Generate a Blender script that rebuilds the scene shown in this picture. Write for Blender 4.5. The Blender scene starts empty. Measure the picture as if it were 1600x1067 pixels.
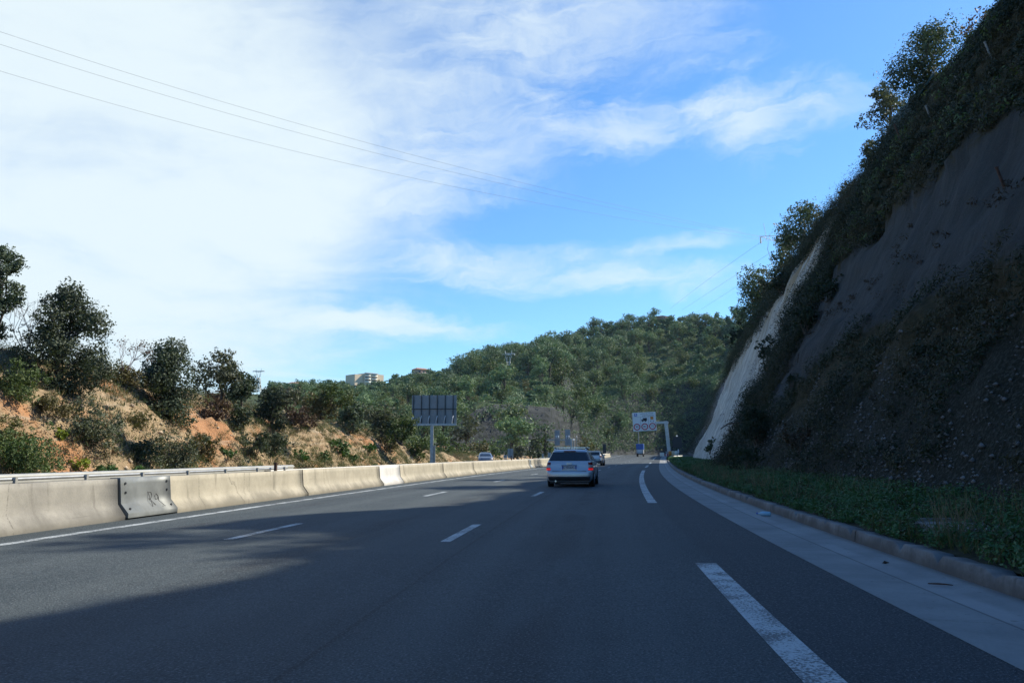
import bpy, bmesh, math, random
import numpy as np
from mathutils import Vector, Matrix, noise

scene = bpy.context.scene
COL = scene.collection

# ------------------------------------------------------------------ camera
F, YAW, PITCH, ROLL, HC = 1292.5, -.0841, .1393, -.0034, 1.234     # focal length in photo pixels, angles, eye height
W0, H0 = 1600.0, 1067.0

def ray(px, py):
    u = (px - W0/2)/F; v = -(py - H0/2)/F
    c, s = math.cos(ROLL), math.sin(ROLL)
    u, v = c*u - s*v, s*u + c*v
    cp, sp = math.cos(PITCH), math.sin(PITCH)
    y = cp - sp*v; z = sp + cp*v
    cy, sy = math.cos(YAW), math.sin(YAW)
    return np.array([cy*u + sy*y, -sy*u + cy*y, z])

def at(px, py, dist):
    """the point at a given horizontal distance in the direction of a photo pixel"""
    d = ray(px, py); return d*(dist/math.hypot(d[0], d[1])) + np.array([0, 0, HC])

def azim(px):
    d = ray(px, 705); return math.atan2(d[0], d[1])

cam_d = bpy.data.cameras.new('camera'); cam = bpy.data.objects.new('camera', cam_d); COL.objects.link(cam)
fw = Vector(ray(W0/2, H0/2)).normalized(); rt = Vector(ray(W0/2+1, H0/2) - ray(W0/2, H0/2)).normalized(); up = rt.cross(fw)
M3 = Matrix((rt, up, -fw)).transposed()
cam.matrix_world = Matrix.Translation((0, 0, HC)) @ M3.to_4x4()
cam_d.sensor_width = 36; cam_d.lens = F*36/W0; cam_d.clip_start = .1; cam_d.clip_end = 9000
scene.camera = cam

# ------------------------------------------------------------------ sun and sky
SUN_AZ, SUN_EL = math.radians(62), math.radians(41)                 # azimuth clockwise from +Y (the road ahead)
sd = bpy.data.lights.new('sun', 'SUN'); sd.energy = 5.0; sd.angle = math.radians(.55); sd.color = (1, .91, .76)
sun = bpy.data.objects.new('sun', sd); COL.objects.link(sun)
SUN = Vector((math.sin(SUN_AZ)*math.cos(SUN_EL), math.cos(SUN_AZ)*math.cos(SUN_EL), math.sin(SUN_EL)))
sun.rotation_euler = SUN.to_track_quat('Z', 'Y').to_euler()

world = bpy.data.worlds.new('World'); scene.world = world; world.use_nodes = True

class NT:
    """small helper to write node trees"""
    def __init__(s, tree): s.t = tree; s.n = tree.nodes; s.l = tree.links
    def put(s, sock, v):
        if isinstance(v, bpy.types.NodeSocket): s.l.new(v, sock)
        elif v is not None:
            try: sock.default_value = v
            except Exception: sock.default_value = (v, v, v)
    def node(s, typ, ins=None, **kw):
        nd = s.n.new(typ)
        for k, v in kw.items(): setattr(nd, k, v)
        for k, v in (ins or {}).items(): s.put(nd.inputs[k], v)
        return nd
    def math(s, op, a, b=None, c=None, clamp=False):
        nd = s.n.new('ShaderNodeMath'); nd.operation = op; nd.use_clamp = clamp
        for i, v in enumerate((a, b, c)):
            if v is not None: s.put(nd.inputs[i], v)
        return nd.outputs[0]
    def vmath(s, op, a, b=None, out=0):
        nd = s.n.new('ShaderNodeVectorMath'); nd.operation = op
        s.put(nd.inputs[0], a)
        if b is not None: s.put(nd.inputs[1], b)
        return nd.outputs[out]
    def scale(s, a, k):
        nd = s.n.new('ShaderNodeVectorMath'); nd.operation = 'SCALE'; s.put(nd.inputs[0], a); s.put(nd.inputs['Scale'], k); return nd.outputs[0]
    def noise(s, vec, scale, detail=4, rough=.55, dist=0, color=False):
        nd = s.node('ShaderNodeTexNoise', {'Scale': scale, 'Detail': detail, 'Roughness': rough, 'Distortion': dist})
        if vec is not None: s.l.new(vec, nd.inputs['Vector'])
        return nd.outputs['Color' if color else 0]
    def ramp(s, fac, a, b, lo=0., hi=1., smooth=True):
        nd = s.node('ShaderNodeMapRange', {1: a, 2: b, 3: lo, 4: hi}); nd.clamp = True
        if smooth: nd.interpolation_type = 'SMOOTHSTEP'
        s.put(nd.inputs[0], fac); return nd.outputs[0]
    def mix(s, fac, a, b, blend='MIX'):
        nd = s.n.new('ShaderNodeMix'); nd.data_type = 'RGBA'; nd.blend_type = blend
        s.put(nd.inputs[0], fac)
        for i, v in ((6, a), (7, b)):
            if isinstance(v, tuple) and len(v) == 3: v = v + (1,)
            s.put(nd.inputs[i], v)
        return nd.outputs[2]
    def comb(s, x=0, y=0, z=0):
        nd = s.n.new('ShaderNodeCombineXYZ')
        for i, v in enumerate((x, y, z)): s.put(nd.inputs[i], v)
        return nd.outputs[0]
    def sep(s, v):
        nd = s.n.new('ShaderNodeSeparateXYZ'); s.l.new(v, nd.inputs[0]); return nd.outputs

def build_world():
    t = NT(world.node_tree)
    for n in list(t.n): t.n.remove(n)
    sky = t.node('ShaderNodeTexSky'); sky.sky_type = 'NISHITA'; sky.sun_disc = False
    sky.sun_elevation = SUN_EL; sky.sun_rotation = SUN_AZ; sky.air_density = 1.0; sky.dust_density = .35; sky.ozone_density = 3.0; sky.altitude = 100
    vec = t.node('ShaderNodeTexCoord').outputs['Generated']
    x, y, z = t.sep(vec)
    zz = t.math('MAXIMUM', z, .03)
    px = t.math('DIVIDE', x, t.math('ADD', zz, .05)); py = t.math('DIVIDE', y, t.math('ADD', zz, .05))   # a flat cloud deck overhead
    # broad milky mass on the left
    def blob(pxl, pyl, r0, r1):
        d = ray(pxl, pyl); d = d/np.linalg.norm(d)
        dot = t.vmath('DOT_PRODUCT', vec, tuple(d), out=1)
        return t.ramp(t.math('ARCCOSINE', dot), r0, r1, 1, 0)
    az = t.math('ARCTAN2', x, y); el = t.math('ARCSINE', z)
    tilt = t.math('ADD', el, t.math('MULTIPLY', az, -.08))
    big = t.noise(t.comb(px, t.math('MULTIPLY', py, .8), 3.1), 1.2, 8, .62, 1.0)
    warp = t.math('MULTIPLY', t.math('SUBTRACT', t.noise(t.comb(t.math('MULTIPLY', az, 4.0), t.math('MULTIPLY', el, 9.0), 1.7), 1.6, 6, .6), .5), .085)
    fine = t.noise(t.comb(t.math('MULTIPLY', az, 5.5), t.math('MULTIPLY', t.math('ADD', tilt, warp), 24), 8.3), 1.0, 9, .66, .6)
    puff = t.noise(t.comb(t.math('MULTIPLY', az, 9.0), t.math('MULTIPLY', t.math('ADD', tilt, warp), 17), 2.3), 1.0, 9, .64, .9)
    fz = t.math('SUBTRACT', fine, .5); pz = t.math('SUBTRACT', puff, .5); bz = t.math('SUBTRACT', big, .5)
    veil = t.math('MAXIMUM', blob(40, 260, .16, .60), t.math('MULTIPLY', blob(400, 270, .06, .30), 1.05))
    veil = t.math('MAXIMUM', veil, t.math('MULTIPLY', blob(560, 210, .02, .32), .74))
    veil = t.math('MAXIMUM', veil, t.math('MULTIPLY', blob(700, -20, .02, .34), .56))
    veil = t.math('MAXIMUM', veil, t.math('MULTIPLY', blob(120, 480, .02, .24), .80))
    nz = t.math('ADD', t.math('MULTIPLY', bz, .62), t.math('ADD', t.math('MULTIPLY', fz, .36), t.math('MULTIPLY', pz, .26)))
    tot = t.ramp(t.math('ADD', veil, nz), .22, 1.06)
    def wisp(x0, y0, x1, y1, hw, k):
        a = ray(x0, y0); b = ray(x1, y1)
        A = (math.atan2(a[0], a[1]), math.asin(a[2]/np.linalg.norm(a))); B = (math.atan2(b[0], b[1]), math.asin(b[2]/np.linalg.norm(b)))
        sl = (B[1]-A[1])/(B[0]-A[0]); mid = (A[0]+B[0])/2; hl = abs(B[0]-A[0])/2
        d = t.math('SUBTRACT', t.math('ADD', el, t.math('MULTIPLY', warp, .8)), t.math('ADD', A[1], t.math('MULTIPLY', t.math('SUBTRACT', az, A[0]), sl)))
        d2 = t.math('POWER', t.math('MULTIPLY', d, 1/(hw*1.35)), 2.0); l2 = t.math('POWER', t.math('ABSOLUTE', t.math('MULTIPLY', t.math('SUBTRACT', az, mid), 1/(hl*1.25))), 2.0)
        e = t.math('SQRT', t.math('ADD', t.math('ABSOLUTE', d2), l2))
        e = t.math('ADD', e, t.math('ADD', t.math('MULTIPLY', fz, -1.5), t.math('MULTIPLY', pz, -1.1)))
        return t.math('MULTIPLY', t.ramp(e, -.15, 1.05, 1, 0), k*.95)
    acc = None
    for w in ((390, 484, 770, 512, .017, .9), (540, 412, 910, 406, .022, .75), (740, 434, 1200, 432, .024, .85), (980, 392, 1200, 378, .012, .5),
              (860, 212, 1120, 192, .034, .65), (1050, 196, 1290, 168, .042, .85), (1220, 178, 1390, 172, .022, .4), (540, 322, 780, 310, .022, .6),
              (560, 262, 960, 200, .06, .5), (680, 36, 1150, 16, .07, .6), (620, 160, 960, 80, .08, .36), (0, 430, 360, 450, .04, .5)):
        q = wisp(*w); acc = q if acc is None else t.math('SUBTRACT', t.math('ADD', acc, q), t.math('MULTIPLY', acc, q))
    tot = t.math('SUBTRACT', t.math('ADD', tot, acc), t.math('MULTIPLY', tot, acc))
    tot = t.math('MINIMUM', tot, 1)
    hs = t.node('ShaderNodeHueSaturation', {'Hue': .5, 'Saturation': 1.12, 'Value': 1.0, 'Color': sky.outputs[0]})
    tint = t.mix(1.0, hs.outputs[0], (.66, .90, 1.06), 'MULTIPLY')
    col = t.mix(t.math('MULTIPLY', tot, .93), tint, (4.45, 5.05, 5.25))
    bg = t.node('ShaderNodeBackground', {'Color': col, 'Strength': .127})
    out = t.node('ShaderNodeOutputWorld'); t.l.new(bg.outputs[0], out.inputs[0])
build_world()
vs = scene.view_settings; vs.view_transform = 'Standard'; vs.look = 'None'; vs.gamma = 1; vs.exposure = 0.62; vs.use_curve_mapping = False
scene.cycles.max_bounces = 6; scene.cycles.transparent_max_bounces = 8; scene.cycles.diffuse_bounces = 3
scene.cycles.use_denoising = True; scene.cycles.sample_clamp_indirect = 4

# ------------------------------------------------------------------ road geometry (s along the road, t to the right)
_S = np.linspace(-60, 420, 4801)
_k = np.where(_S > -20, .00233 - 3.904e-5*_S + 1.637e-7*_S*_S, .0031); _k = np.minimum(_k, .006)
_th = np.cumsum(_k)*.1; _i0 = 600; _th -= _th[_i0]
_X = np.cumsum(np.sin(_th))*.1; _Y = np.cumsum(np.cos(_th))*.1; _X -= _X[_i0]; _Y -= _Y[_i0]
def zr(s):
    s = min(s, 216 + (s-216)*.0) if s > 216 else s
    return .00305*s + 1.64e-5/2*s*s*1.0 + (6.6e-5*(s-110)**2 if s > 110 else 0) + (.5*(1.64e-5)*s*s*0)
def heading(s): return float(np.interp(s, _S, _th))
def RW(s, t, z=0.0):
    a = heading(s)
    return (float(np.interp(s, _S, _X)) + t*math.cos(a), float(np.interp(s, _S, _Y)) - t*math.sin(a), zr(s) + z)
def ST(x, y):
    i = int(np.argmin((_X-x)**2 + (_Y-y)**2)); a = _th[i]
    return float(_S[i] + (x-_X[i])*math.sin(a) + (y-_Y[i])*math.cos(a)), float((x-_X[i])*math.cos(a) - (y-_Y[i])*math.sin(a))
def sm(x, a, b):
    u = min(1., max(0., (x-a)/(b-a))); return u*u*(3-2*u)
def fbm(x, y, z=0., o=4): return noise.fractal(Vector((x, y, z)), 1.0, 2.0, o)
def lerp_keys(x, keys):
    return float(np.interp(x, [k[0] for k in keys], [k[1] for k in keys]))
def edge_t(s): return lerp_keys(s, [(-60, -8.37), (50, -8.37), (78, -8.0), (400, -8.0)])
def foot_t(s): return edge_t(s) - .85

# ------------------------------------------------------------------ materials
def new_mat(name):
    m = bpy.data.materials.new(name); m.use_nodes = True
    t = NT(m.node_tree)
    return m, t, t.n['Principled BSDF']
def plain(name, col, rough=.6, metal=0., var=.12, scale=6., spec=.5, coat=0.):
    m, t, b = new_mat(name)
    co = t.node('ShaderNodeTexCoord').outputs['Object']
    n = t.noise(co, scale, 5, .6)
    c = t.mix(t.ramp(n, .3, .7), tuple(x*(1-var) for x in col), tuple(min(1, x*(1+var)) for x in col))
    t.l.new(c, b.inputs['Base Color'])
    b.inputs['Roughness'].default_value = rough; b.inputs['Metallic'].default_value = metal
    b.inputs['Specular IOR Level'].default_value = spec
    b.inputs['Coat Weight'].default_value = coat
    return m
def foliage(name, cols, transl=.25, rough=.65):
    """leaf colours vary from leaf to leaf"""
    m, t, b = new_mat(name)
    g = t.node('ShaderNodeNewGeometry'); r = g.outputs['Random Per Island']
    co = t.node('ShaderNodeTexCoord').outputs['Object']
    big = t.ramp(t.noise(co, .9, 3), .35, .65)
    c1 = t.mix(r, cols[0], cols[1]); c2 = t.mix(r, cols[1], cols[2]); c = t.mix(t.math('MULTIPLY', big, .75), c1, c2)
    oi = t.node('ShaderNodeObjectInfo').outputs['Random']
    hs = t.node('ShaderNodeHueSaturation', {'Hue': t.math('ADD', .487, t.math('MULTIPLY', oi, .026)), 'Saturation': 1.0, 'Value': t.math('ADD', .82, t.math('MULTIPLY', oi, .36)), 'Color': c})
    c = hs.outputs[0]
    t.l.new(c, b.inputs['Base Color']); b.inputs['Roughness'].default_value = rough; b.inputs['Specular IOR Level'].default_value = .35
    if transl:
        tr = t.node('ShaderNodeBsdfTranslucent'); t.l.new(t.mix(1.0, c, (1.0, 1.05, .5), 'MULTIPLY'), tr.inputs[0])
        mx = t.node('ShaderNodeMixShader', {0: transl}); t.l.new(b.outputs[0], mx.inputs[1]); t.l.new(tr.outputs[0], mx.inputs[2])
        t.l.new(mx.outputs[0], t.n['Material Output'].inputs[0])
    return m
def bump(t, b, h, strength, dist=.02):
    nd = t.node('ShaderNodeBump', {'Strength': strength, 'Distance': dist}); t.l.new(h, nd.inputs['Height']); t.l.new(nd.outputs[0], b.inputs['Normal'])

MAT = {}
def mats():
    # asphalt
    m, t, b = new_mat('asphalt'); MAT['asphalt'] = m
    uv = t.node('ShaderNodeUVMap').outputs[0]; u, v, _ = t.sep(uv)
    co = t.node('ShaderNodeTexCoord').outputs['Object']
    grain = t.noise(co, 55, 2, .7); patch = t.noise(co, .35, 4, .6)
    lane = t.noise(t.comb(t.math('MULTIPLY', u, .012), t.math('MULTIPLY', v, 1.0), 0), 1.6, 4, .6)
    c = t.mix(t.ramp(lane, .3, .7), (.029, .043, .050), (.048, .064, .071))
    c = t.mix(t.math('MULTIPLY', t.ramp(patch, .42, .66), .40), c, (.063, .080, .085))
    # polished wheel tracks, two per lane, with a darker oily middle
    lp = t.math('FRACT', t.math('DIVIDE', t.math('ADD', v, 2.15), 3.4))
    trk = t.math('ABSOLUTE', t.math('SUBTRACT', t.math('ABSOLUTE', t.math('SUBTRACT', lp, .5)), .25))
    c = t.mix(t.math('MULTIPLY', t.ramp(trk, .03, .13, 1, 0), .45), c, (.068, .085, .090))
    oil = t.math('MULTIPLY', t.ramp(t.math('ABSOLUTE', t.math('SUBTRACT', lp, .5)), .02, .12, 1, 0), t.ramp(t.noise(t.comb(t.math('MULTIPLY', u, .25), v, 0), 1.0, 4), .42, .62))
    c = t.mix(t.math('MULTIPLY', oil, .6), c, (.018, .022, .027))
    # laying seams and sealed cracks
    seam = t.math('ABSOLUTE', t.math('SUBTRACT', t.math('ADD', v, t.math('MULTIPLY', t.noise(co, .8, 3), .04)), -1.72))
    c = t.mix(t.math('MULTIPLY', t.ramp(seam, .012, .03, 1, 0), .6), c, (.014, .016, .02))
    cr = t.noise(t.comb(t.math('MULTIPLY', u, .11), t.math('MULTIPLY', v, .30), 6), 1.5, 6, .6, .2)
    c = t.mix(t.math('MULTIPLY', t.ramp(t.math('ABSOLUTE', t.math('SUBTRACT', cr, .5)), .0015, .005, 1, 0), .22), c, (.013, .015, .018))
    should = t.ramp(t.math('ADD', v, t.math('MULTIPLY', t.math('SUBTRACT', patch, .5), .15)), 1.3, 1.45)
    c = t.mix(t.math('MULTIPLY', should, .6), c, (.020, .026, .033))
    # worn paint flecks on the hard shoulder and a tar line
    fl = t.ramp(t.noise(t.comb(t.math('MULTIPLY', u, .5), t.math('MULTIPLY', v, 3.5), 4), 3.2, 3, .7), .715, .76)
    fl = t.math('MULTIPLY', t.math('MULTIPLY', fl, t.ramp(v, 1.55, 1.75)), .45)
    c = t.mix(fl, c, (.20, .21, .22))
    mid = t.noise(co, 17, 3, .75)
    c = t.mix(t.math('MULTIPLY', t.ramp(mid, .54, .72), .5), c, (.085, .095, .105)); c = t.mix(t.math('MULTIPLY', t.ramp(mid, .46, .30), .5), c, (.014, .018, .022))
    c = t.mix(t.math('MULTIPLY', t.ramp(grain, .52, .72), .75), c, (.17, .185, .195))
    c = t.mix(t.math('MULTIPLY', t.ramp(grain, .5, .30), .7), c, (.010, .012, .014))
    t.l.new(c, b.inputs['Base Color']); b.inputs['Roughness'].default_value = .78; b.inputs['Specular IOR Level'].default_value = .28
    bump(t, b, grain, .9, .014)
    # road paint, worn
    m, t, b = new_mat('road_paint'); MAT['paint'] = m
    co = t.node('ShaderNodeTexCoord').outputs['Object']
    n = t.noise(co, 40, 3, .7); n2 = t.noise(co, 2.2, 4)
    c = t.mix(t.ramp(t.math('ADD', n, t.math('MULTIPLY', t.math('SUBTRACT', n2, .5), .7)), .40, .56), (.075, .085, .09), (.40, .44, .45))
    t.l.new(c, b.inputs['Base Color']); b.inputs['Roughness'].default_value = .65
    # pale concrete
    def concrete(key, a, bb, stain, sc=1.0, drip=.6):
        m, t, b = new_mat(key); MAT[key] = m
        uv = t.node('ShaderNodeUVMap').outputs[0]; u, v, _ = t.sep(uv)
        co = t.node('ShaderNodeTexCoord').outputs['Object']
        n = t.noise(co, 1.3*sc, 6, .62); fine = t.noise(co, 26, 3, .7)
        c = t.mix(t.ramp(n, .3, .7), a, bb)
        dr = t.ramp(t.noise(t.comb(t.math('MULTIPLY', u, 2.1), t.math('MULTIPLY', v, .35), 2), 1.5, 5, .65), .56, .72)
        c = t.mix(t.math('MULTIPLY', dr, drip), c, stain)
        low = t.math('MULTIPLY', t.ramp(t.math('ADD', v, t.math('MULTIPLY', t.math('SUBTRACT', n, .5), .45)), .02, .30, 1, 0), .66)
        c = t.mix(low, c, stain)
        pits = t.ramp(t.node('ShaderNodeTexVoronoi', {'Vector': co, 'Scale': 9.0}).outputs['Distance'], .04, .075, 1, 0)
        c = t.mix(t.math('MULTIPLY', t.math('MULTIPLY', pits, t.ramp(n, .45, .6)), .7), c, stain)
        c = t.mix(t.math('MULTIPLY', t.ramp(fine, .45, .7), .18), c, tuple(x*.6 for x in a))
        ck = t.noise(t.comb(t.math('MULTIPLY', u, .12), t.math('MULTIPLY', v, .03), 5), 2.0, 3, .5)
        crk = t.math('MULTIPLY', t.ramp(t.math('ABSOLUTE', t.math('SUBTRACT', ck, .5)), .001, .0028, 1, 0), t.ramp(fine, .40, .58))
        c = t.mix(t.math('MULTIPLY', crk, .5 if 'barrier' in key or 'grey' in key else .3), c, (.05, .048, .04))
        sc = t.noise(t.comb(t.math('MULTIPLY', u, .35), t.math('MULTIPLY', v, 9), 11), 1.6, 5, .7)
        c = t.mix(t.math('MULTIPLY', t.math('MULTIPLY', t.ramp(sc, .62, .72), t.ramp(v, .62, .5)), .5 if 'barrier' in key or 'grey' in key else 0.), c, (.085, .08, .07))
        t.l.new(c, b.inputs['Base Color']); b.inputs['Roughness'].default_value = .85; b.inputs['Specular IOR Level'].default_value = .25
        bump(t, b, t.math('ADD', fine, n), .35, .014)
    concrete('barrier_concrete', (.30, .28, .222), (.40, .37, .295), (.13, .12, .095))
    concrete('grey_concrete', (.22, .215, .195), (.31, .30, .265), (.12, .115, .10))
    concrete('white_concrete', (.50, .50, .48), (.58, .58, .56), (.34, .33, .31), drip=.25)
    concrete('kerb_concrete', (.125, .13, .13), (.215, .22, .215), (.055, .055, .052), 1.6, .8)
    concrete('gutter_concrete', (.185, .197, .198), (.255, .268, .265), (.11, .115, .115), .7, .35)
    m = MAT['gutter_concrete']; t = NT(m.node_tree); b = t.n['Principled BSDF']; old = b.inputs['Base Color'].links[0].from_socket
    uv = t.node('ShaderNodeUVMap').outputs[0]; u, v, _ = t.sep(uv); co = t.node('ShaderNodeTexCoord').outputs['Object']
    w = t.math('MULTIPLY', t.math('SUBTRACT', t.noise(co, 1.2, 4), .5), .10); vv = t.math('ADD', v, w)
    strip = t.math('MULTIPLY', t.ramp(v, 3.04, 3.06), t.ramp(vv, 3.30, 3.20)); strip = t.math('MULTIPLY', strip, t.ramp(t.noise(t.comb(t.math('MULTIPLY', u, .5), 0, 0), 1.0, 3), .40, .56))
    c = t.mix(t.math('MULTIPLY', strip, .5), old, (.33, .34, .345))
    seam = t.ramp(t.math('ABSOLUTE', t.math('SUBTRACT', v, 3.045)), .006, .02, 1, 0); c = t.mix(t.math('MULTIPLY', seam, .6), c, (.07, .07, .07))
    kb = t.ramp(vv, 3.46, 3.60); c = t.mix(t.math('MULTIPLY', kb, .6), c, (.085, .08, .07))
    sp = t.ramp(t.noise(co, 8, 3, .6), .66, .72); c = t.mix(t.math('MULTIPLY', sp, .5), c, (.08, .08, .08))
    t.l.new(c, b.inputs['Base Color'])
    MAT['steel'] = plain('galvanised_steel', (.42, .44, .45), .45, .6, .15, 3)
    MAT['plate_steel'] = plain('grey_painted_steel', (.17, .185, .185), .5, .2, .18, 2.2)
    MAT['sign_back'] = plain('sign_back_aluminium', (.25, .275, .29), .5, .2, .12, .8)
    MAT['dark_metal'] = plain('dark_metal', (.035, .04, .045), .5, .3)
    MAT['rail_white'] = plain('weathered_pale_rail', (.36, .365, .34), .5, .35, .12, 2)
    MAT['rust'] = plain('rusty_iron', (.075, .04, .028), .85, .1, .35, 9)
    MAT['bark'] = plain('bark', (.085, .068, .052), .9, 0, .35, 9)
    MAT['twig'] = plain('bare_twigs', (.145, .115, .10), .9, 0, .3, 9)
    MAT['twig_red'] = plain('reddish_twigs', (.17, .10, .085), .9, 0, .3, 9)
    MAT['silver'] = plain('silver_car_paint', (.47, .51, .55), .33, .35, .04, 1.0, coat=.6)
    MAT['white_car'] = plain('white_car_paint', (.62, .63, .62), .3, .1, .04, 1.0, coat=.6)
    MAT['dark_car'] = plain('grey_car_paint', (.12, .15, .19), .3, .4, .04, 1.0, coat=.6)
    MAT['glass'] = plain('dark_car_glass', (.012, .016, .02), .12, 0, .1, 1.0, spec=.8)
    MAT['black_plastic'] = plain('black_plastic', (.02, .021, .023), .6)
    MAT['tyre'] = plain('tyre_rubber', (.015, .015, .016), .85)
    MAT['rim'] = plain('alloy_rim', (.33, .34, .35), .35, .8)
    MAT['chrome'] = plain('bright_metal', (.6, .6, .61), .25, .9)
    MAT['light_red'] = plain('red_lens', (.16, .012, .014), .25)
    MAT['light_clear'] = plain('clear_lens', (.42, .38, .38), .25)
    m, t, b = new_mat('lit_brake_lamp'); MAT['brake'] = m
    b.inputs['Base Color'].default_value = (.5, .01, .012, 1); b.inputs['Emission Color'].default_value = (1, .03, .04, 1); b.inputs['Emission Strength'].default_value = .24
    m, t, b = new_mat('glowing_white'); MAT['lamp'] = m
    b.inputs['Base Color'].default_value = (.8, .8, .75, 1); b.inputs['Emission Color'].default_value = (1, .97, .9, 1); b.inputs['Emission Strength'].default_value = .12  # plain white with a slight glow added to keep small spots bright
    MAT['plate_white'] = plain('number_plate_white', (.52, .56, .62), .5, 0, .03)
    MAT['blue'] = plain('signal_blue', (.02, .075, .38), .5, 0, .05)
    MAT['sign_white'] = plain('sign_white', (.66, .68, .68), .5, 0, .04)
    MAT['sign_red'] = plain('sign_red', (.42, .012, .025), .5, 0, .05)
    MAT['sign_orange'] = plain('sign_orange', (.55, .20, .02), .5, 0, .05)
    MAT['ink'] = plain('black_ink', (.015, .016, .02), .6, 0, .05)
    MAT['spray'] = plain('dark_spray_paint', (.085, .09, .09), .7, 0, .1)
    MAT['tarp'] = plain('blue_tarpaulin', (.03, .11, .38), .55, 0, .12, 1.5)
    MAT['van_white'] = plain('white_van_paint', (.40, .42, .44), .4, 0, .08)
    MAT['house'] = plain('cream_render', (.66, .53, .37), .85, 0, .06, .3)
    MAT['house_white'] = plain('white_render', (.80, .76, .66), .85, 0, .06, .3)
    MAT['house_pink'] = plain('pink_render', (.42, .27, .20), .85, 0, .06, .3)
    MAT['roof'] = plain('clay_tiles', (.32, .16, .10), .85, 0, .15, 1.)
    MAT['pane'] = plain('window_pane', (.05, .07, .08), .15, 0, .05)
    MAT['awning'] = plain('turquoise_awning', (.22, .45, .45), .7, 0, .05)
    MAT['stake'] = plain('weathered_stake', (.22, .24, .24), .7, .2, .15, 4)
    MAT['wire'] = plain('grey_cable', (.10, .10, .11), .6, .3, .05)
    MAT['pylon'] = plain('galvanised_lattice', (.50, .52, .50), .5, .4, .1, .4)
    MAT['net'] = plain('green_slope_net', (.020, .055, .052), .8, 0, .25, .9)
    MAT['litter'] = plain('blue_plastic_bottle', (.25, .45, .58), .2, 0, .05)
    MAT['stone'] = plain('pale_pebbles', (.13, .13, .125), .9, 0, .3, 3)
    MAT['slab'] = plain('old_slab', (.16, .16, .15), .9, 0, .2, 3)
    # foliage
    MAT['oak'] = foliage('evergreen_oak_leaves', [(.034, .056, .030), (.064, .092, .052), (.125, .15, .094)])
    MAT['oak_grey'] = foliage('grey_green_leaves', [(.060, .076, .046), (.10, .115, .07), (.16, .17, .11)])
    MAT['bush'] = foliage('mid_green_leaves', [(.042, .075, .022), (.082, .125, .038), (.15, .18, .07)])
    MAT['lime'] = foliage('yellow_green_leaves', [(.13, .18, .015), (.20, .25, .02), (.28, .30, .04)])
    MAT['green'] = foliage('fresh_green_leaves', [(.035, .085, .018), (.055, .12, .028), (.10, .17, .05)])
    MAT['olive'] = foliage('olive_dry_leaves', [(.09, .095, .035), (.145, .135, .055), (.21, .18, .09)])
    MAT['brown'] = foliage('brown_dry_leaves', [(.075, .050, .034), (.12, .075, .052), (.16, .11, .075)])
    MAT['pine'] = foliage('pine_needles', [(.064, .116, .060), (.110, .176, .092), (.17, .24, .13)], .2)
    MAT['pine_light'] = foliage('light_pine_needles', [(.090, .146, .064), (.150, .214, .100), (.21, .27, .14)], .2)
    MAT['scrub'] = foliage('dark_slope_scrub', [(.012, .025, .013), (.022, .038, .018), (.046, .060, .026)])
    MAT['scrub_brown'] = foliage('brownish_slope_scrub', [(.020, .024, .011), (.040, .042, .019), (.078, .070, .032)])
    MAT['ivy'] = foliage('verge_plants', [(.032, .088, .030), (.055, .125, .044), (.095, .165, .065)])
    MAT['dry'] = foliage('dry_grass', [(.13, .11, .06), (.22, .18, .10), (.30, .26, .15)], .2)
    MAT['grassy'] = foliage('green_grass', [(.05, .075, .02), (.09, .12, .035), (.15, .16, .06)], .2)
mats()

def ground_mat(key, build):
    m, t, b = new_mat(key); MAT[key] = m
    c, h, hs, hd = build(t)
    t.l.new(c, b.inputs['Base Color']); b.inputs['Roughness'].default_value = .95; b.inputs['Specular IOR Level'].default_value = .15
    bump(t, b, h, hs, hd)
def m_bank(t):
    co = t.node('ShaderNodeTexCoord').outputs['Object']
    uv = t.node('ShaderNodeUVMap').outputs[0]; u, v, _ = t.sep(uv)
    n = t.noise(co, .28, 5, .6); n2 = t.noise(co, 1.4, 6, .65, .5); n3 = t.noise(co, 9, 4, .7)
    lay = t.noise(t.comb(t.math('MULTIPLY', u, .15), t.math('MULTIPLY', v, 1.6), 5), 1.0, 5, .6, .6)
    c = t.mix(t.ramp(n2, .3, .7), (.25, .185, .11), (.40, .30, .185))
    c = t.mix(t.math('MULTIPLY', t.ramp(n, .50, .64), .75), c, (.42, .195, .088))
    c = t.mix(t.math('MULTIPLY', t.ramp(lay, .55, .7), .6), c, (.40, .36, .28))
    c = t.mix(t.math('MULTIPLY', t.ramp(n3, .58, .75), .6), c, (.50, .46, .38))
    c = t.mix(t.math('MULTIPLY', t.ramp(n3, .42, .28), .65), c, (.13, .085, .05))
    return c, t.math('ADD', n2, t.math('MULTIPLY', n3, .5)), .9, .25
ground_mat('earth', m_bank)
def m_hill(t):
    co = t.node('ShaderNodeTexCoord').outputs['Object']
    g = t.node('ShaderNodeNewGeometry'); nz = t.sep(g.outputs['True Normal'])[2]
    n = t.noise(co, .06, 5, .6); n2 = t.noise(co, .6, 6, .65)
    c = t.mix(t.ramp(n2, .3, .7), (.030, .050, .022), (.065, .078, .038))
    c = t.mix(t.ramp(n, .4, .65), c, (.050, .075, .034))
    st = t.noise(t.vmath('MULTIPLY', co, (.05, .05, .9)), 1.0, 5, .6, .5)
    rock = t.mix(t.ramp(st, .35, .65), (.030, .035, .038), (.060, .066, .068))
    rock = t.mix(t.math('MULTIPLY', t.ramp(n2, .50, .60), .7), rock, (.018, .024, .016))
    c = t.mix(t.ramp(t.math('ADD', nz, t.math('MULTIPLY', t.math('SUBTRACT', n2, .5), .3)), .80, .66), c, rock)
    return c, n2, .6, .6
ground_mat('hillside', m_hill)
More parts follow.
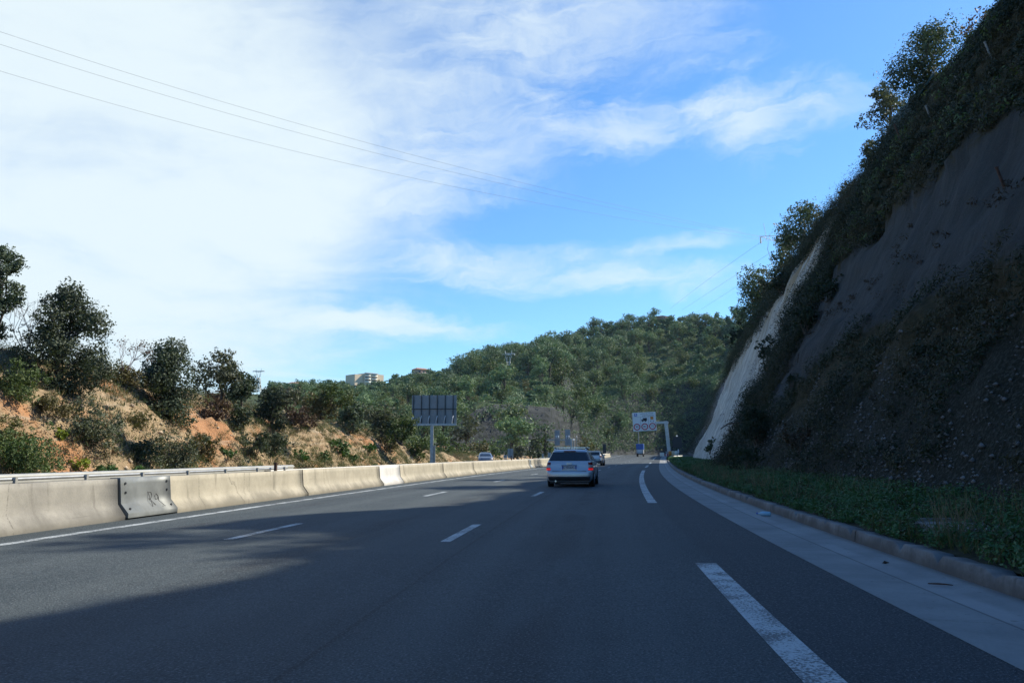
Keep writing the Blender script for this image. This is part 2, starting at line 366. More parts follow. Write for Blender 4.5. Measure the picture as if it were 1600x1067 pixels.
def m_cliff(t):
    co = t.node('ShaderNodeTexCoord').outputs['Object']
    uv = t.node('ShaderNodeUVMap').outputs[0]; u, v, _ = t.sep(uv)      # u = metres along, v = height
    n = t.noise(co, .5, 6, .62); n2 = t.noise(co, 3.0, 6, .68); n3 = t.noise(co, 14, 4, .7)
    wob = t.math('ADD', t.math('MULTIPLY', t.math('SUBTRACT', n, .5), 3.2), t.math('MULTIPLY', t.math('SUBTRACT', n2, .5), 1.4)); vv = t.math('ADD', v, wob); uu = t.math('ADD', u, wob)
    run = t.noise(t.comb(t.math('MULTIPLY', u, 1.1), t.math('MULTIPLY', v, .12), 0), 1.3, 6, .65, .4)
    earth = t.mix(t.ramp(n2, .3, .7), (.030, .031, .017), (.075, .062, .034))
    crk = t.ramp(t.noise(t.comb(t.math('MULTIPLY', u, 2.6), t.math('MULTIPLY', v, .5), 9), 1.6, 7, .7, .8), .40, .60)
    grey = t.mix(t.ramp(run, .3, .7), (.044, .050, .050), (.082, .088, .085))
    grey = t.mix(t.math('MULTIPLY', t.ramp(n, .48, .62), .35), grey, (.044, .046, .036))
    grey = t.mix(t.math('MULTIPLY', t.math('SUBTRACT', 1, crk), .55), grey, (.045, .045, .045)); grey = t.mix(t.math('MULTIPLY', t.ramp(n3, .55, .75), .4), grey, (.15, .148, .145))
    grey = t.mix(t.math('MULTIPLY', t.ramp(n2, .55, .72), .5), grey, (.08, .075, .07))
    band = t.math('MULTIPLY', t.ramp(t.math('ADD', vv, t.ramp(u, 26, 47, 0, 2.2)), 4.9, 5.7), t.ramp(vv, 10.8, 9.9))
    c = t.mix(t.ramp(band, 0, 1), earth, grey)
    low = t.ramp(t.math('ADD', vv, t.ramp(u, 26, 47, 0, 1.2)), 4.0, 2.6)
    c = t.mix(low, c, t.mix(t.ramp(n3, .45, .68), (.016, .020, .013), (.058, .062, .054)))
    # the bare pale face further on
    run2 = t.noise(t.comb(t.math('MULTIPLY', u, .55), t.math('MULTIPLY', v, .06), 7), 1.2, 7, .65, .5)
    pale = t.mix(t.ramp(run2, .32, .68), (.39, .37, .325), (.68, .65, .57))
    pale = t.mix(t.math('MULTIPLY', t.math('SUBTRACT', 1, crk), .45), pale, (.17, .165, .15)); pale = t.mix(t.math('MULTIPLY', t.ramp(n3, .5, .75), .35), pale, (.56, .55, .52))
    ochre = t.math('MULTIPLY', t.ramp(v, 8, 15), t.ramp(t.noise(t.comb(t.math('MULTIPLY', u, .32), t.math('MULTIPLY', v, .04), 3), 1.0, 5, .6, .4), .40, .58))
    pale = t.mix(t.math('MULTIPLY', ochre, .8), pale, (.30, .20, .085))
    pale = t.mix(t.math('MULTIPLY', t.ramp(n2, .56, .74), .45), pale, (.17, .165, .15))
    hol = t.ramp(t.node('ShaderNodeTexVoronoi', {'Vector': t.comb(u, v, 0), 'Scale': .55}).outputs['Distance'], .06, .10, 1, 0)
    pale = t.mix(t.math('MULTIPLY', hol, .7), pale, (.06, .06, .055))
    face = t.math('MULTIPLY', t.ramp(u, 50.5, 52.5), t.ramp(uu, 116.5, 115.5)); face = t.math('MULTIPLY', face, t.ramp(t.math('SUBTRACT', vv, t.math('MULTIPLY', t.ramp(u, 80, 56), 2.2)), 14.6, 13.2))
    c = t.mix(face, c, pale)
    beyond = t.ramp(uu, 115.5, 116.5)
    c = t.mix(beyond, c, t.mix(t.ramp(run, .3, .7), (.12, .12, .125), (.20, .195, .19)))
    top = t.ramp(t.math('ADD', vv, 0), 19.5, 21)
    c = t.mix(top, c, t.mix(t.ramp(n2, .35, .65), (.06, .055, .03), (.20, .16, .09)))
    return c, t.math('ADD', n2, t.math('MULTIPLY', n3, .6)), .8, .18
ground_mat('cliff_rock', m_cliff)
def m_verge(t):
    co = t.node('ShaderNodeTexCoord').outputs['Object']
    n2 = t.noise(co, 3.0, 6, .65)
    return t.mix(t.ramp(n2, .3, .7), (.022, .026, .014), (.050, .048, .028)), n2, .6, .1
ground_mat('verge_soil', m_verge)

# ------------------------------------------------------------------ mesh helpers
def finish(o, parent=None):
    COL.objects.link(o)
    if parent is not None: o.parent = parent
    return o
class MB:
    """collects shapes, then links them as one mesh object"""
    def __init__(s): s.v = []; s.f = []; s.uv = {}
    def add(s, vs, fs):
        b = len(s.v); s.v += [tuple(v) for v in vs]; s.f += [tuple(b+i for i in f) for f in fs]; return s
    def box(s, c, d, M=None):
        x, y, z = (k/2 for k in d)
        vs = [Vector((sx*x, sy*y, sz*z)) for sx in (-1, 1) for sy in (-1, 1) for sz in (-1, 1)]
        if M is not None: vs = [M @ v for v in vs]
        vs = [v + Vector(c) for v in vs]
        return s.add(vs, [(0, 1, 3, 2), (4, 6, 7, 5), (0, 4, 5, 1), (2, 3, 7, 6), (0, 2, 6, 4), (1, 5, 7, 3)])
    def tube(s, pts, rad, n=6, cap=True):
        pts = [Vector(p) for p in pts]; rad = rad if hasattr(rad, '__len__') else [rad]*len(pts)
        rings = []
        for i, p in enumerate(pts):
            d = (pts[min(i+1, len(pts)-1)] - pts[max(i-1, 0)])
            d = d.normalized() if d.length > 1e-9 else Vector((0, 0, 1))
            a = d.orthogonal() if abs(d.z) > .99 else d.cross(Vector((0, 0, 1)))
            a.normalize(); b = d.cross(a)
            rings.append([p + (a*math.cos(2*math.pi*k/n) + b*math.sin(2*math.pi*k/n))*rad[i] for k in range(n)])
        vs = [v for r in rings for v in r]; fs = []
        for i in range(len(rings)-1):
            for k in range(n):
                fs.append((i*n+k, i*n+(k+1) % n, (i+1)*n+(k+1) % n, (i+1)*n+k))
        if cap: fs += [tuple(range(n-1, -1, -1)), tuple((len(rings)-1)*n+k for k in range(n))]
        return s.add(vs, fs)
    def disc(s, c, axis, r0, r1, h, n=20):
        """ring or disc of thickness h along axis ('x' or 'y')"""
        A = {'x': (Vector((0, 1, 0)), Vector((0, 0, 1)), Vector((1, 0, 0))), 'y': (Vector((1, 0, 0)), Vector((0, 0, 1)), Vector((0, -1, 0)))}[axis]
        c = Vector(c); vs = []; fs = []
        for (r, o) in ((r0, 0), (r1, 0), (r1, h), (r0, h)):
            for k in range(n):
                a = 2*math.pi*k/n; vs.append(c + A[0]*math.cos(a)*r + A[1]*math.sin(a)*r + A[2]*o)
        for q in range(4 if r0 > 0 else 3):
            for k in range(n):
                a, b = q, (q+1) % 4
                fs.append((a*n+k, a*n+(k+1) % n, b*n+(k+1) % n, b*n+k))
        return s.add(vs, fs)
    def build(s, name, mat, parent=None, smooth=False, bevel=0):
        me = bpy.data.meshes.new(name); me.from_pydata(s.v, [], s.f); me.update()
        if smooth:
            for p in me.polygons: p.use_smooth = True
        me.materials.append(MAT[mat] if isinstance(mat, str) else mat)
        bm = bmesh.new(); bm.from_mesh(me); bmesh.ops.recalc_face_normals(bm, faces=bm.faces); bm.to_mesh(me); bm.free()
        o = bpy.data.objects.new(name, me)
        if bevel:
            md = o.modifiers.new('bevel', 'BEVEL'); md.width = bevel; md.segments = 2; md.limit_method = 'ANGLE'
        return finish(o, parent)

def quads_obj(name, verts, quads, mat, parent=None, smooth=False, uvs=None):
    """fast mesh from numpy arrays of vertices and faces (all with the same number of corners)"""
    verts = np.asarray(verts, np.float32); quads = np.asarray(quads, np.int32); k = quads.shape[1]
    me = bpy.data.meshes.new(name)
    me.vertices.add(len(verts)); me.vertices.foreach_set('co', verts.ravel())
    me.loops.add(quads.size); me.loops.foreach_set('vertex_index', quads.ravel())
    me.polygons.add(len(quads)); me.polygons.foreach_set('loop_start', np.arange(0, quads.size, k, dtype=np.int32))
    if uvs is not None:
        ul = me.uv_layers.new(name='UVMap'); ul.data.foreach_set('uv', np.asarray(uvs, np.float32)[quads.ravel()].ravel())
    me.update(calc_edges=True)
    if smooth: me.polygons.foreach_set('use_smooth', np.ones(len(quads), bool))
    me.materials.append(MAT[mat] if isinstance(mat, str) else mat)
    o = bpy.data.objects.new(name, me)
    return finish(o, parent)
def grid_obj(name, P, mat, uv=None, smooth=True, parent=None):
    """P: rows x cols x 3 grid"""
    P = np.asarray(P, np.float32); r, c = P.shape[:2]
    idx = np.arange(r*c).reshape(r, c)
    q = np.stack([idx[:-1, :-1], idx[:-1, 1:], idx[1:, 1:], idx[1:, :-1]], -1).reshape(-1, 4)
    return quads_obj(name, P.reshape(-1, 3), q, mat, parent, smooth, None if uv is None else np.asarray(uv, np.float32).reshape(-1, 2))
def leaf_arrays(P, size, rng, N=None, bias=.6, aspect=.5):
    P = np.asarray(P, float); n = len(P)
    d = rng.normal(size=(n, 3)); d /= np.linalg.norm(d, axis=1)[:, None]
    if N is not None: d = d + bias*np.asarray(N)
    d /= np.linalg.norm(d, axis=1)[:, None] + 1e-9
    r = rng.normal(size=(n, 3)); a = np.cross(d, r); a /= np.linalg.norm(a, axis=1)[:, None] + 1e-9
    b = np.cross(d, a)
    L = (np.asarray(size)*(.6 + .8*rng.random(n)))[:, None]/2
    V = np.stack([P + a*L, P + b*L*aspect + a*L*.15, P - a*L, P - b*L*aspect + a*L*.15], 1).reshape(-1, 3)
    return V
def leaves_obj(name, P, size, rng, mat, N=None, bias=.6, aspect=.5, parent=None):
    V = leaf_arrays(P, size, rng, N, bias, aspect)
    return quads_obj(name, V, np.arange(len(V)).reshape(-1, 4), mat, parent)
def blades_obj(name, P, h, rng, mat, parent=None, w=.012, lean=.5):
    """upright grass blades (triangles)"""
    P = np.asarray(P, float); n = len(P)
    a = rng.random(n)*6.283; hh = h*(.5 + .9*rng.random(n))
    side = np.stack([np.cos(a), np.sin(a), 0*a], 1)*(w*(.6+.8*rng.random(n)))[:, None]
    ln = np.stack([rng.normal(size=n), rng.normal(size=n), 0*a], 1)*(hh*lean*.5)[:, None]
    top = P + ln; top[:, 2] += hh
    V = np.stack([P - side, P + side, top], 1).reshape(-1, 3)
    return quads_obj(name, V, np.arange(len(V)).reshape(-1, 3), mat, parent)

def tag(o, label=None, cat=None, group=None, kind=None):
    for k, v in (('label', label), ('category', cat), ('group', group), ('kind', kind)):
        if v: o[k] = v
    return o
def empty(name, loc, rz=0.):
    o = bpy.data.objects.new(name, None); o.location = loc; o.rotation_euler = (0, 0, rz); o.empty_display_size = .3
    return finish(o)
def copy_tree(o, parent=None):
    c = o.copy(); COL.objects.link(c)
    if parent is not None: c.parent = parent
    for ch in [x for x in bpy.data.objects if x.parent is o]: copy_tree(ch, c)
    return c
def text_obj(body, size, mat, parent, loc, name='lettering', rot=(math.pi/2, 0, 0)):
    """words as a mesh"""
    cu = bpy.data.curves.new(name, 'FONT'); cu.body = body; cu.size = size; cu.align_x = 'CENTER'; cu.align_y = 'CENTER'; cu.extrude = .002
    tmp = bpy.data.objects.new(name+'_curve', cu); COL.objects.link(tmp); bpy.context.view_layer.update()
    me = bpy.data.meshes.new_from_object(tmp.evaluated_get(bpy.context.evaluated_depsgraph_get())); bpy.data.objects.remove(tmp); me.materials.clear(); me.materials.append(MAT[mat])
    o = bpy.data.objects.new(name, me); o.location = loc; o.rotation_euler = rot
    return finish(o, parent)

# ------------------------------------------------------------------ setting: ground, road, markings, shoulder
gs = 2500
g = MB().add([(-gs, -gs, -1.2), (gs, -gs, -1.2), (gs, gs, -1.2), (-gs, gs, -1.2)], [(0, 1, 2, 3)]).build('ground', 'verge_soil'); tag(g, kind='structure')

def ribbon(name, s0, s1, ds, ts, mat, zs=None, kind='structure', smooth=True):
    ss = np.arange(s0, s1+1e-6, ds); P = []; U = []
    for s in ss:
        tt = [f(s) if callable(f) else f for f in ts]
        P.append([RW(s, t, (zs[i] if zs else 0)) for i, t in enumerate(tt)]); U.append([(s, t) for t in tt])
    o = grid_obj(name, P, mat, U, smooth)
    if kind: tag(o, kind=kind)
    return o
ribbon('road', -40, 330, 1.0, [-24, -17, -12, -8, -5, -2, 1, 2.48], 'asphalt')
ribbon('gutter', -40, 330, 1.0, [2.46, 3.05, 3.62], 'gutter_concrete', [.004, -.005, .012])
def stripe(name, tc, wd, spans, parent_ok=None):
    """painted line: one mesh per line"""
    mb_v, mb_f = [], []
    for (a, b) in spans:
        n = max(1, int((b-a)/1.0)); base = len(mb_v)
        for k in range(n+1):
            s = a+(b-a)*k/n; t0 = tc(s) if callable(tc) else tc
            mb_v += [RW(s, t0-wd/2, .004), RW(s, t0+wd/2, .004)]
        for k in range(n): mb_f.append((base+2*k, base+2*k+1, base+2*k+3, base+2*k+2))
    o = quads_obj(name, mb_v, mb_f, 'paint'); tag(o, kind='structure'); return o
stripe('edge_line', edge_t, .20, [(-40, 330)])
stripe('lane_line', -5.45, .15, [(12.05+13*k, 15.0+13*k) for k in range(-4, 20)])
stripe('lane_line', -2.15, .15, [(12.0+13*k, 15.0+13*k) for k in range(-4, 20)])
stripe('shoulder_line', 1.27, .235, [(-40, 9.9), (21.9, 65), (78, 92), (105, 119), (150, 190)])
stripe('lane_line', -14.0, .15, [(8+13*k, 11+13*k) for k in range(-3, 20)])

# kerb: a broken-topped concrete upstand in blocks
rng = np.random.default_rng(5)
def kerb():
    cuts = [-40, -8, 5.7, 12.3, 18.5, 26.2, 41.0, 60, 84, 110, 134]
    lab = ['concrete kerb block at the bottom right corner below the verge', 'kerb block with a chipped end beside the painted shoulder', 'kerb block beside the broken slab on the verge',
           'kerb block next to the blue bottle in the gutter', 'kerb block below the near end of the bare rock face', 'kerb block with a dark gap at its far end', 'kerb block along the grass below the pale face', 'kerb block at mid distance before the guardrail', 'far kerb block in shadow near the guardrail', 'farthest kerb block beside the guardrail end']
    for i in range(len(cuts)-1):
        a, b = cuts[i]+.012, cuts[i+1]-.012; n = max(4, int((b-a)/.14)); P = []; U = []
        for k in range(n+1):
            s = a+(b-a)*k/n; h = .172 + .02*fbm(s*.9, 3, o=3) - .09*sm(fbm(s*2.9, 8, o=4), .22, .36)
            w = .02*fbm(s*1.3, 20, o=3)
            row = [(3.605, -.02), (3.615, h*.45), (3.63+w*.4, h-.012), (3.645+w*.5, h), (3.86+w, h-.015), (3.88+w, .02)]
            P.append([RW(s, t, z) for t, z in row]); U.append([(s, z) for t, z in row])
        o = grid_obj('kerb', P, 'kerb_concrete', U, False)
        tag(o, kind='structure')
kerb()

# ------------------------------------------------------------------ right-hand cliff
def crest_z(s):
    return lerp_keys(s, [(-60, 25), (16, 24.5), (19, 22), (21, 20.3), (25, 20.3), (27, 22), (28.5, 25.2), (31, 24.0), (33.5, 21.0), (37, 20.6), (45, 20.8), (55, 21.5), (66, 23.2), (90, 24), (104, 23), (112, 19), (117, 14), (122, 7.5), (145, 7.0), (152, 10), (168, 16), (200, 18), (330, 18)])  # unseen stretches raised and dipped to shape the shade on the road
def face_t(s, z):
    """lateral position of the cliff face at a height"""
    near = lerp_keys(z, [(0, 5.2), (.9, 6.1), (3, 7.25), (6.3, 9.1), (9.8, 10.9), (13, 12.8), (17, 15.0), (21.5, 17.6)])
    far = lerp_keys(z, [(0, 7.0), (3, 8.15), (8, 10.1), (14, 12.5), (18, 14.9), (21, 17.6), (25, 20.4)])
    far += (.006*max(0, s-52) - .012*max(0, s-60)*(1-sm(z, 0, 7)))
    w = sm(s, 48.5, 54)
    t = near*(1-w) + far*w
    return t + 1.6*sm(s, 115.5, 117.5)
def cliff_pt(s, v):
    """v: 0..1 up the face, 1..2 over the plateau behind"""
    H = crest_z(s)
    if v <= 1:
        z = .22 + (H-.22)*v; t = face_t(s, z)
    else:
        t = face_t(s, H) + (v-1)*55; z = H + 1.5*sm(v, 1, 1.15) - (v-1)*0.6
    pale = sm(s, 50, 54)*(1-sm(s, 115, 117))
    amp = (.55*(1-pale) + .30*pale)*min(1, v*5)*(1 if v <= 1 else .8)
    d = amp*fbm(s*.22, z*.3, t*.1, 4) + .22*(1-pale)*min(1, v*5)*fbm(s*1.1, z*1.1, 7.7, 3) + .10*pale*fbm(s*.7, z*.14, 2.2, 4) + .16*pale*fbm(s*.8, z*.7, 6.2, 4)
    if 6.2 < z < 9.8 and s < 48: d *= .45
    return t - d*.85, z + d*.5
def cliff():
    ss = np.concatenate([np.arange(-45, 4, 2.), np.arange(4, 60, .35), np.arange(60, 120, .45), np.arange(120, 150, .8), np.arange(150, 232, 3.)])
    vs = np.concatenate([np.linspace(0, 1, 66), [1.02, 1.05, 1.09, 1.14, 1.2, 1.3, 1.5, 1.75, 2.0]])
    P = []; U = []
    for s in ss:
        rp, ru = [], []
        for v in vs:
            t, z = cliff_pt(s, v); rp.append(RW(s, t, z)); ru.append((s, z))
        rp.append(RW(s, 75, -3)); ru.append((s, 0)); P.append(rp); U.append(ru)
    o = grid_obj('cliff', P, 'cliff_rock', U); tag(o, kind='structure')
cliff()
def verge_z(s, t):
    return .19 + .03*(t-3.9) + .10*max(0, t-4.6) + .06*fbm(s*.6, t*.8, 3, 3) if t > 3.9 else .2
def verge():
    P = [[RW(s, t, verge_z(s, t) if t > 3.86 else .15) for t in (3.86, 4.2, 4.7, 5.2, 5.8, 6.6, 7.6, 9, 11)] for s in np.concatenate([np.arange(-40, 60, .6), np.arange(60, 230, 2.)])]
    o = grid_obj('verge', P, 'verge_soil'); tag(o, kind='structure')
verge()

# ------------------------------------------------------------------ left-hand earth bank
def bank_z(s, t):
    H = lerp_keys(s, [(-60, 8), (15, 7.8), (28, 6.9), (36, 6.4), (45, 5.6), (58, 4.9), (72, 4.4), (84, 3.4), (95, 1.8), (106, .9), (135, .5), (160, .3)])
    toe = -22.4 + .5*fbm(s*.12, 2, 0, 3)
    x = toe - t
    if x <= 0: return -.05
    w = 1.9 + H*.72
    ledge = .35*math.exp(-((x-w*.42)/.9)**2)
    z = H*(1-(1-min(1, x/w))**1.35) + ledge
    if x > w: z = H + (x-w)*.14*sm(x, w, w+6)
    k = min(1, x/1.2)
    rill = abs(fbm(s*.35+.15*fbm(s*.5, x*.3, 1), x*.06, 4.2, 3))
    z += k*(.65*fbm(s*.16, x*.2, 1.1, 4) + .30*fbm(s*.75, x*.75, 3.3, 4) - .55*rill*min(1, x/3) + .10*fbm(s*2.4, x*2.4, 8, 3))
    return z
def bank():
    ss = np.concatenate([np.arange(-30, 8, 1.5), np.arange(8, 100, .4), np.arange(100, 171, 1.5)])
    xs = np.concatenate([np.arange(0, 9.5, .28), np.arange(9.5, 16, .8), np.arange(16, 60, 4.)])
    P = []; U = []
    for s in ss:
        rp = []; ru = []
        for x in xs:
            t = -21.6 - x; z = bank_z(s, t); rp.append(RW(s, t, z)); ru.append((s, z))
        P.append(rp); U.append(ru)
    o = grid_obj('bank', P, 'earth', U); tag(o, kind='structure')
bank()

# ------------------------------------------------------------------ far hill
# photo column, distance of the foot, foot height, cut-top distance, cut-top height, ridge distance, ridge row in the photo
HK = [(-500, 95, 2, 100, 2.5, 420, 640), (300, 95, 2, 100, 2.5, 480, 626), (420, 112, 1.6, 116, 2, 500, 616), (550, 122, 1.4, 126, 2, 480, 611), (610, 128, 1.4, 132, 2, 470, 606),
      (650, 150, 1.4, 153, 3, 430, 601), (690, 172, 1.5, 176, 5, 405, 596), (745, 181, 1.6, 187, 11.5, 380, 584), (790, 187, 1.6, 193, 13.0, 370, 572), (860, 199, 1.8, 205, 13.5, 370, 546), (880, 216, 1.9, 224, 14, 372, 540),
      (902, 248, 2, 257, 15, 375, 533), (945, 268, 2, 280, 19, 380, 523), (1000, 286, 2, 300, 24, 385, 512), (1040, 296, 2, 310, 26, 385, 508), (1100, 300, 2, 316, 30, 375, 510),
      (1150, 300, 2, 312, 28, 365, 512), (1260, 285, 2, 300, 25, 345, 490), (1420, 250, 2, 262, 20, 320, 440), (1800, 200, 2, 212, 16, 290, 420), (2300, 170, 2, 180, 12, 270, 420)]  # ridge hidden behind the cliff, added high to shade the slope past the road
HA = [azim(k[0]) for k in HK]
def hill_par(a):
    f = [float(np.interp(a, HA, [k[i] for k in HK])) for i in range(1, 7)]
    return f
RIDGE_EL = [(lambda d: d[2]/math.hypot(d[0], d[1]))(ray(k[0], k[6])) for k in HK]
def hill_z(a, d):
    fd, fz, cd, cz, rd, _ = hill_par(a)
    zt = HC + float(np.interp(a, HA, RIDGE_EL))*rd
    x, y = d*math.sin(a), d*math.cos(a)
    if d < fd: z = -1.0 if d < fd-14 else -1.0 + (fz-.35+1.0)*sm(d, fd-14, fd)
    elif d < cd: z = fz-.35 + (cz-fz+.35)*(d-fd)/(cd-fd)
    elif d < rd:
        u = (d-cd)/(rd-cd); z = cz + (zt-cz)*(u*.8 + .2*math.sin(u*math.pi/2))
    else: z = zt - (d-rd)*.10 - .0009*(d-rd)**2 if d < rd+160 else zt - 16 - 23 - (d-rd-160)*.05
    k = sm(d, fd, fd+10)*(1-.6*sm(d, rd-60, rd-5))
    return z + k*(3.0*fbm(x*.018, y*.018, 5, 3) + 1.0*fbm(x*.07, y*.07, 9, 3))
def hill():
    az = np.concatenate([np.linspace(azim(-500), azim(400), 26)[:-1], np.linspace(azim(400), azim(1180), 170)[:-1], np.linspace(azim(1180), azim(2300), 40)])
    P = []
    for a in az:
        fd, fz, cd, cz, rd, _ = hill_par(a)
        ds = np.concatenate([[fd-40, fd-14, fd-7, fd-3], np.linspace(fd, cd, 8), np.linspace(cd, rd, 46)[1:], rd + np.array([4, 10, 20, 40, 80, 150, 300, 600])])
        P.append([(d*math.sin(a), d*math.cos(a), hill_z(a, d)) for d in ds])
    o = grid_obj('hill', P, 'hillside'); tag(o, kind='structure')
hill()

def hit(px, py, fn, d0=8., d1=140., st=.12):
    """first point where the line of sight of a photo pixel meets a surface z = fn(s, t) above the road"""
    r = ray(px, py); r = r/math.hypot(r[0], r[1]); d = d0
    while d < d1:
        x, y, z = r[0]*d, r[1]*d, HC + r[2]*d
        s, t = ST(x, y)
        if z < zr(s) + fn(s, t): return (x, y, z), d
        d += st
    return None
def hit_cliff(px, py, d0=9., d1=150., st=.15):
    r = ray(px, py); r = r/math.hypot(r[0], r[1]); d = d0
    while d < d1:
        x, y, z = r[0]*d, r[1]*d, HC + r[2]*d
        s, t = ST(x, y); zz = z - zr(s)
        if zz > .2 and zz < crest_z(s)+1.2 and t > face_t(s, min(zz, crest_z(s))): return (x, y, z), d
        d += st
    return None


# ------------------------------------------------------------------ median barrier
BPROF = [(0, 0), (.0, .075), (-.17, .30), (-.215, .80), (-.385, .80), (-.43, .30), (-.60, .075), (-.60, 0)]   # offset from the foot, height
def barrier_pt(s, h, out=0.):
    hs = [0, .075, .30, .80]; ts = [0, 0, -.17, -.215]
    return RW(s, foot_t(s) + float(np.interp(h, hs, ts)) + out, h)
def barrier(name, s0, s1, mat, label, prof=BPROF, chip=0.):
    n = max(2, int((s1-s0)/.6)); P = []; U = []
    pts = [prof[0]]
    for a, b in zip(prof[:-1], prof[1:]):
        m = 4 if abs(b[1]-a[1]) > .2 else 1
        pts += [(a[0]+(b[0]-a[0])*k/m, a[1]+(b[1]-a[1])*k/m) for k in range(1, m+1)]
    for k in range(n+1):
        s = s0+(s1-s0)*k/n
        P.append([RW(s, foot_t(s)+dt, h - (.012*abs(fbm(s*1.7, 3, o=3)) if h > .79 else 0)) for dt, h in pts])
        U.append([(s, h) for dt, h in pts])
    P = np.array(P); o = grid_obj(name, P, mat, U, False)
    # end caps
    me = o.data; bm = bmesh.new(); bm.from_mesh(me)
    bm.verts.ensure_lookup_table(); c = len(pts)
    bm.faces.new([bm.verts[i] for i in range(c)]); bm.faces.new([bm.verts[n*c + i] for i in range(c-1, -1, -1)])
    bm.normal_update(); bm.to_mesh(me); bm.free()
    return tag(o, label, 'road barrier', 'concrete barrier along the central reservation')
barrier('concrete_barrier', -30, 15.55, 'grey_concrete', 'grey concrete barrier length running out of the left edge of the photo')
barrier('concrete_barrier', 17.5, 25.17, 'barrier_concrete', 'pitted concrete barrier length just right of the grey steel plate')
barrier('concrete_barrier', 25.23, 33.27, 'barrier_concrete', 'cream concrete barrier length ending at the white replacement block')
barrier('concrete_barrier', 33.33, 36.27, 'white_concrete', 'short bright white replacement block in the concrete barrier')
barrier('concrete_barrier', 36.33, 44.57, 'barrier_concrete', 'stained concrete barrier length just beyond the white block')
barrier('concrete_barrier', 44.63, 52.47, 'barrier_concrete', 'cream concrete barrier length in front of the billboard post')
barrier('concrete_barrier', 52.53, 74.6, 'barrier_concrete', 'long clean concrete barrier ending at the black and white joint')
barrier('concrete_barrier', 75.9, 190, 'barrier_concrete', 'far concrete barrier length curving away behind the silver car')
barrier('barrier_joint', 74.65, 75.85, 'plate_steel', 'dark gap piece with black and white streaks between barrier lengths left of the silver car', [(.012, 0), (.012, .075), (-.16, .30), (-.21, .795), (-.39, .795), (-.44, .30), (-.60, .075), (-.60, 0)])
# steel plate bridging a gap, with bolts and a painted mark
sp = barrier('steel_barrier_plate', 15.6, 17.45, 'plate_steel', 'grey steel plate bridging a gap in the barrier with a painted R9', [(.03, .03), (.03, .12), (-.135, .31), (-.185, .815), (-.40, .815), (-.46, .31), (-.62, .12), (-.62, .03)])
del sp['group']
def plate_pt(s, h, out=.0):
    return RW(s, foot_t(s) + float(np.interp(h, [.03, .12, .31, .815], [.03, .03, -.135, -.185])) + out, h)
for s, h in ((15.75, .70), (15.75, .52), (15.75, .2), (17.28, .70), (17.28, .52), (17.28, .2)):
    p = plate_pt(s, h); q = plate_pt(s, h, .022)
    MB().tube([p, q], [.026, .024], 8).build('bolt', 'dark_metal', sp)
mk = MB()
for strokes in ([(16.58, .20), (16.55, .50)], [(16.55, .50), (16.66, .49), (16.69, .43), (16.66, .37), (16.57, .36)], [(16.60, .36), (16.72, .22)],
                [(16.93, .40), (16.86, .45), (16.80, .41), (16.82, .34), (16.90, .335), (16.93, .40), (16.95, .30), (17.02, .20)], [(16.93, .19), (17.06, .19)]):
    mk.tube([plate_pt(s, h, .004) for s, h in strokes], .0065, 5)
mk.build('painted_mark', 'spray', sp)
for k, h in enumerate((.72, .60, .48, .36)):
    pass

# crash rail on the back of the barrier
def rail():
    root = empty('guardrail', RW(5, -10.05, 0)); o = Vector(root.location)
    tag(root, 'pale steel guardrail with thin lower rail running behind the left end of the concrete barrier', 'guardrail')
    def prof(s0, s1, pr, mat, nm):
        P = [[Vector(RW(s, t, z)) - o for t, z in pr] for s in np.arange(s0, s1+.01, .8)]
        return grid_obj(nm, P, mat, None, False, root)
    prof(-20, 27, [(-10.30, .74), (-10.22, .74), (-10.18, .79), (-10.24, .83), (-10.18, .88), (-10.24, .93), (-10.30, .935), (-10.32, .86), (-10.30, .74)], 'rail_white', 'beam')
    prof(-20, 25.5, [(-9.80, .835), (-9.755, .835), (-9.745, .86), (-9.755, .885), (-9.80, .885), (-9.80, .835)], 'steel', 'lower_rail')
    for s in np.arange(-4, 25.5, 1.9):
        MB().box(Vector(RW(s, -9.72, .83)) - o, (.05, .06, .13)).build('bracket', 'rail_white', root)
    for s in np.arange(-4, 26, 4.0):
        MB().box(Vector(RW(s, -10.42, .44)) - o, (.10, .06, .9)).build('post', 'steel', root)
rail()
# added white wall strip, standing in for the sunlit top edge of the barrier
P = []; U = []
for s in np.arange(24, 190, 1.):
    tt = foot_t(s); row = [(-.95, -.04), (-.93, .80), (-.72, .81), (-.70, -.04)]
    P.append([RW(s, tt+dt, z) for dt, z in row]); U.append([(s, z) for dt, z in row])
o = grid_obj('sunlit_top_strip', P, 'white_concrete', U, False); tag(o, 'long low white strip behind the concrete barrier, giving it a sunlit top edge', 'low wall')
for (px, s, t, h, lab) in ((421, 23.6, -9.62, 1.02, 'rusty iron post stub standing on the barrier at the end of the guardrail'), (755, 66.5, -9.28, 1.12, 'small rusty post stub on the barrier in front of the oncoming car')):
    b = Vector(RW(s, t, 0)); m = MB()
    m.box(b + Vector((0, 0, (.55+h)/2)), (.075, .075, h-.55)); m.box(b + Vector((0, 0, h)), (.10, .10, .03)); tag(m.build('rusty_post', 'rust'), lab, 'post')
    

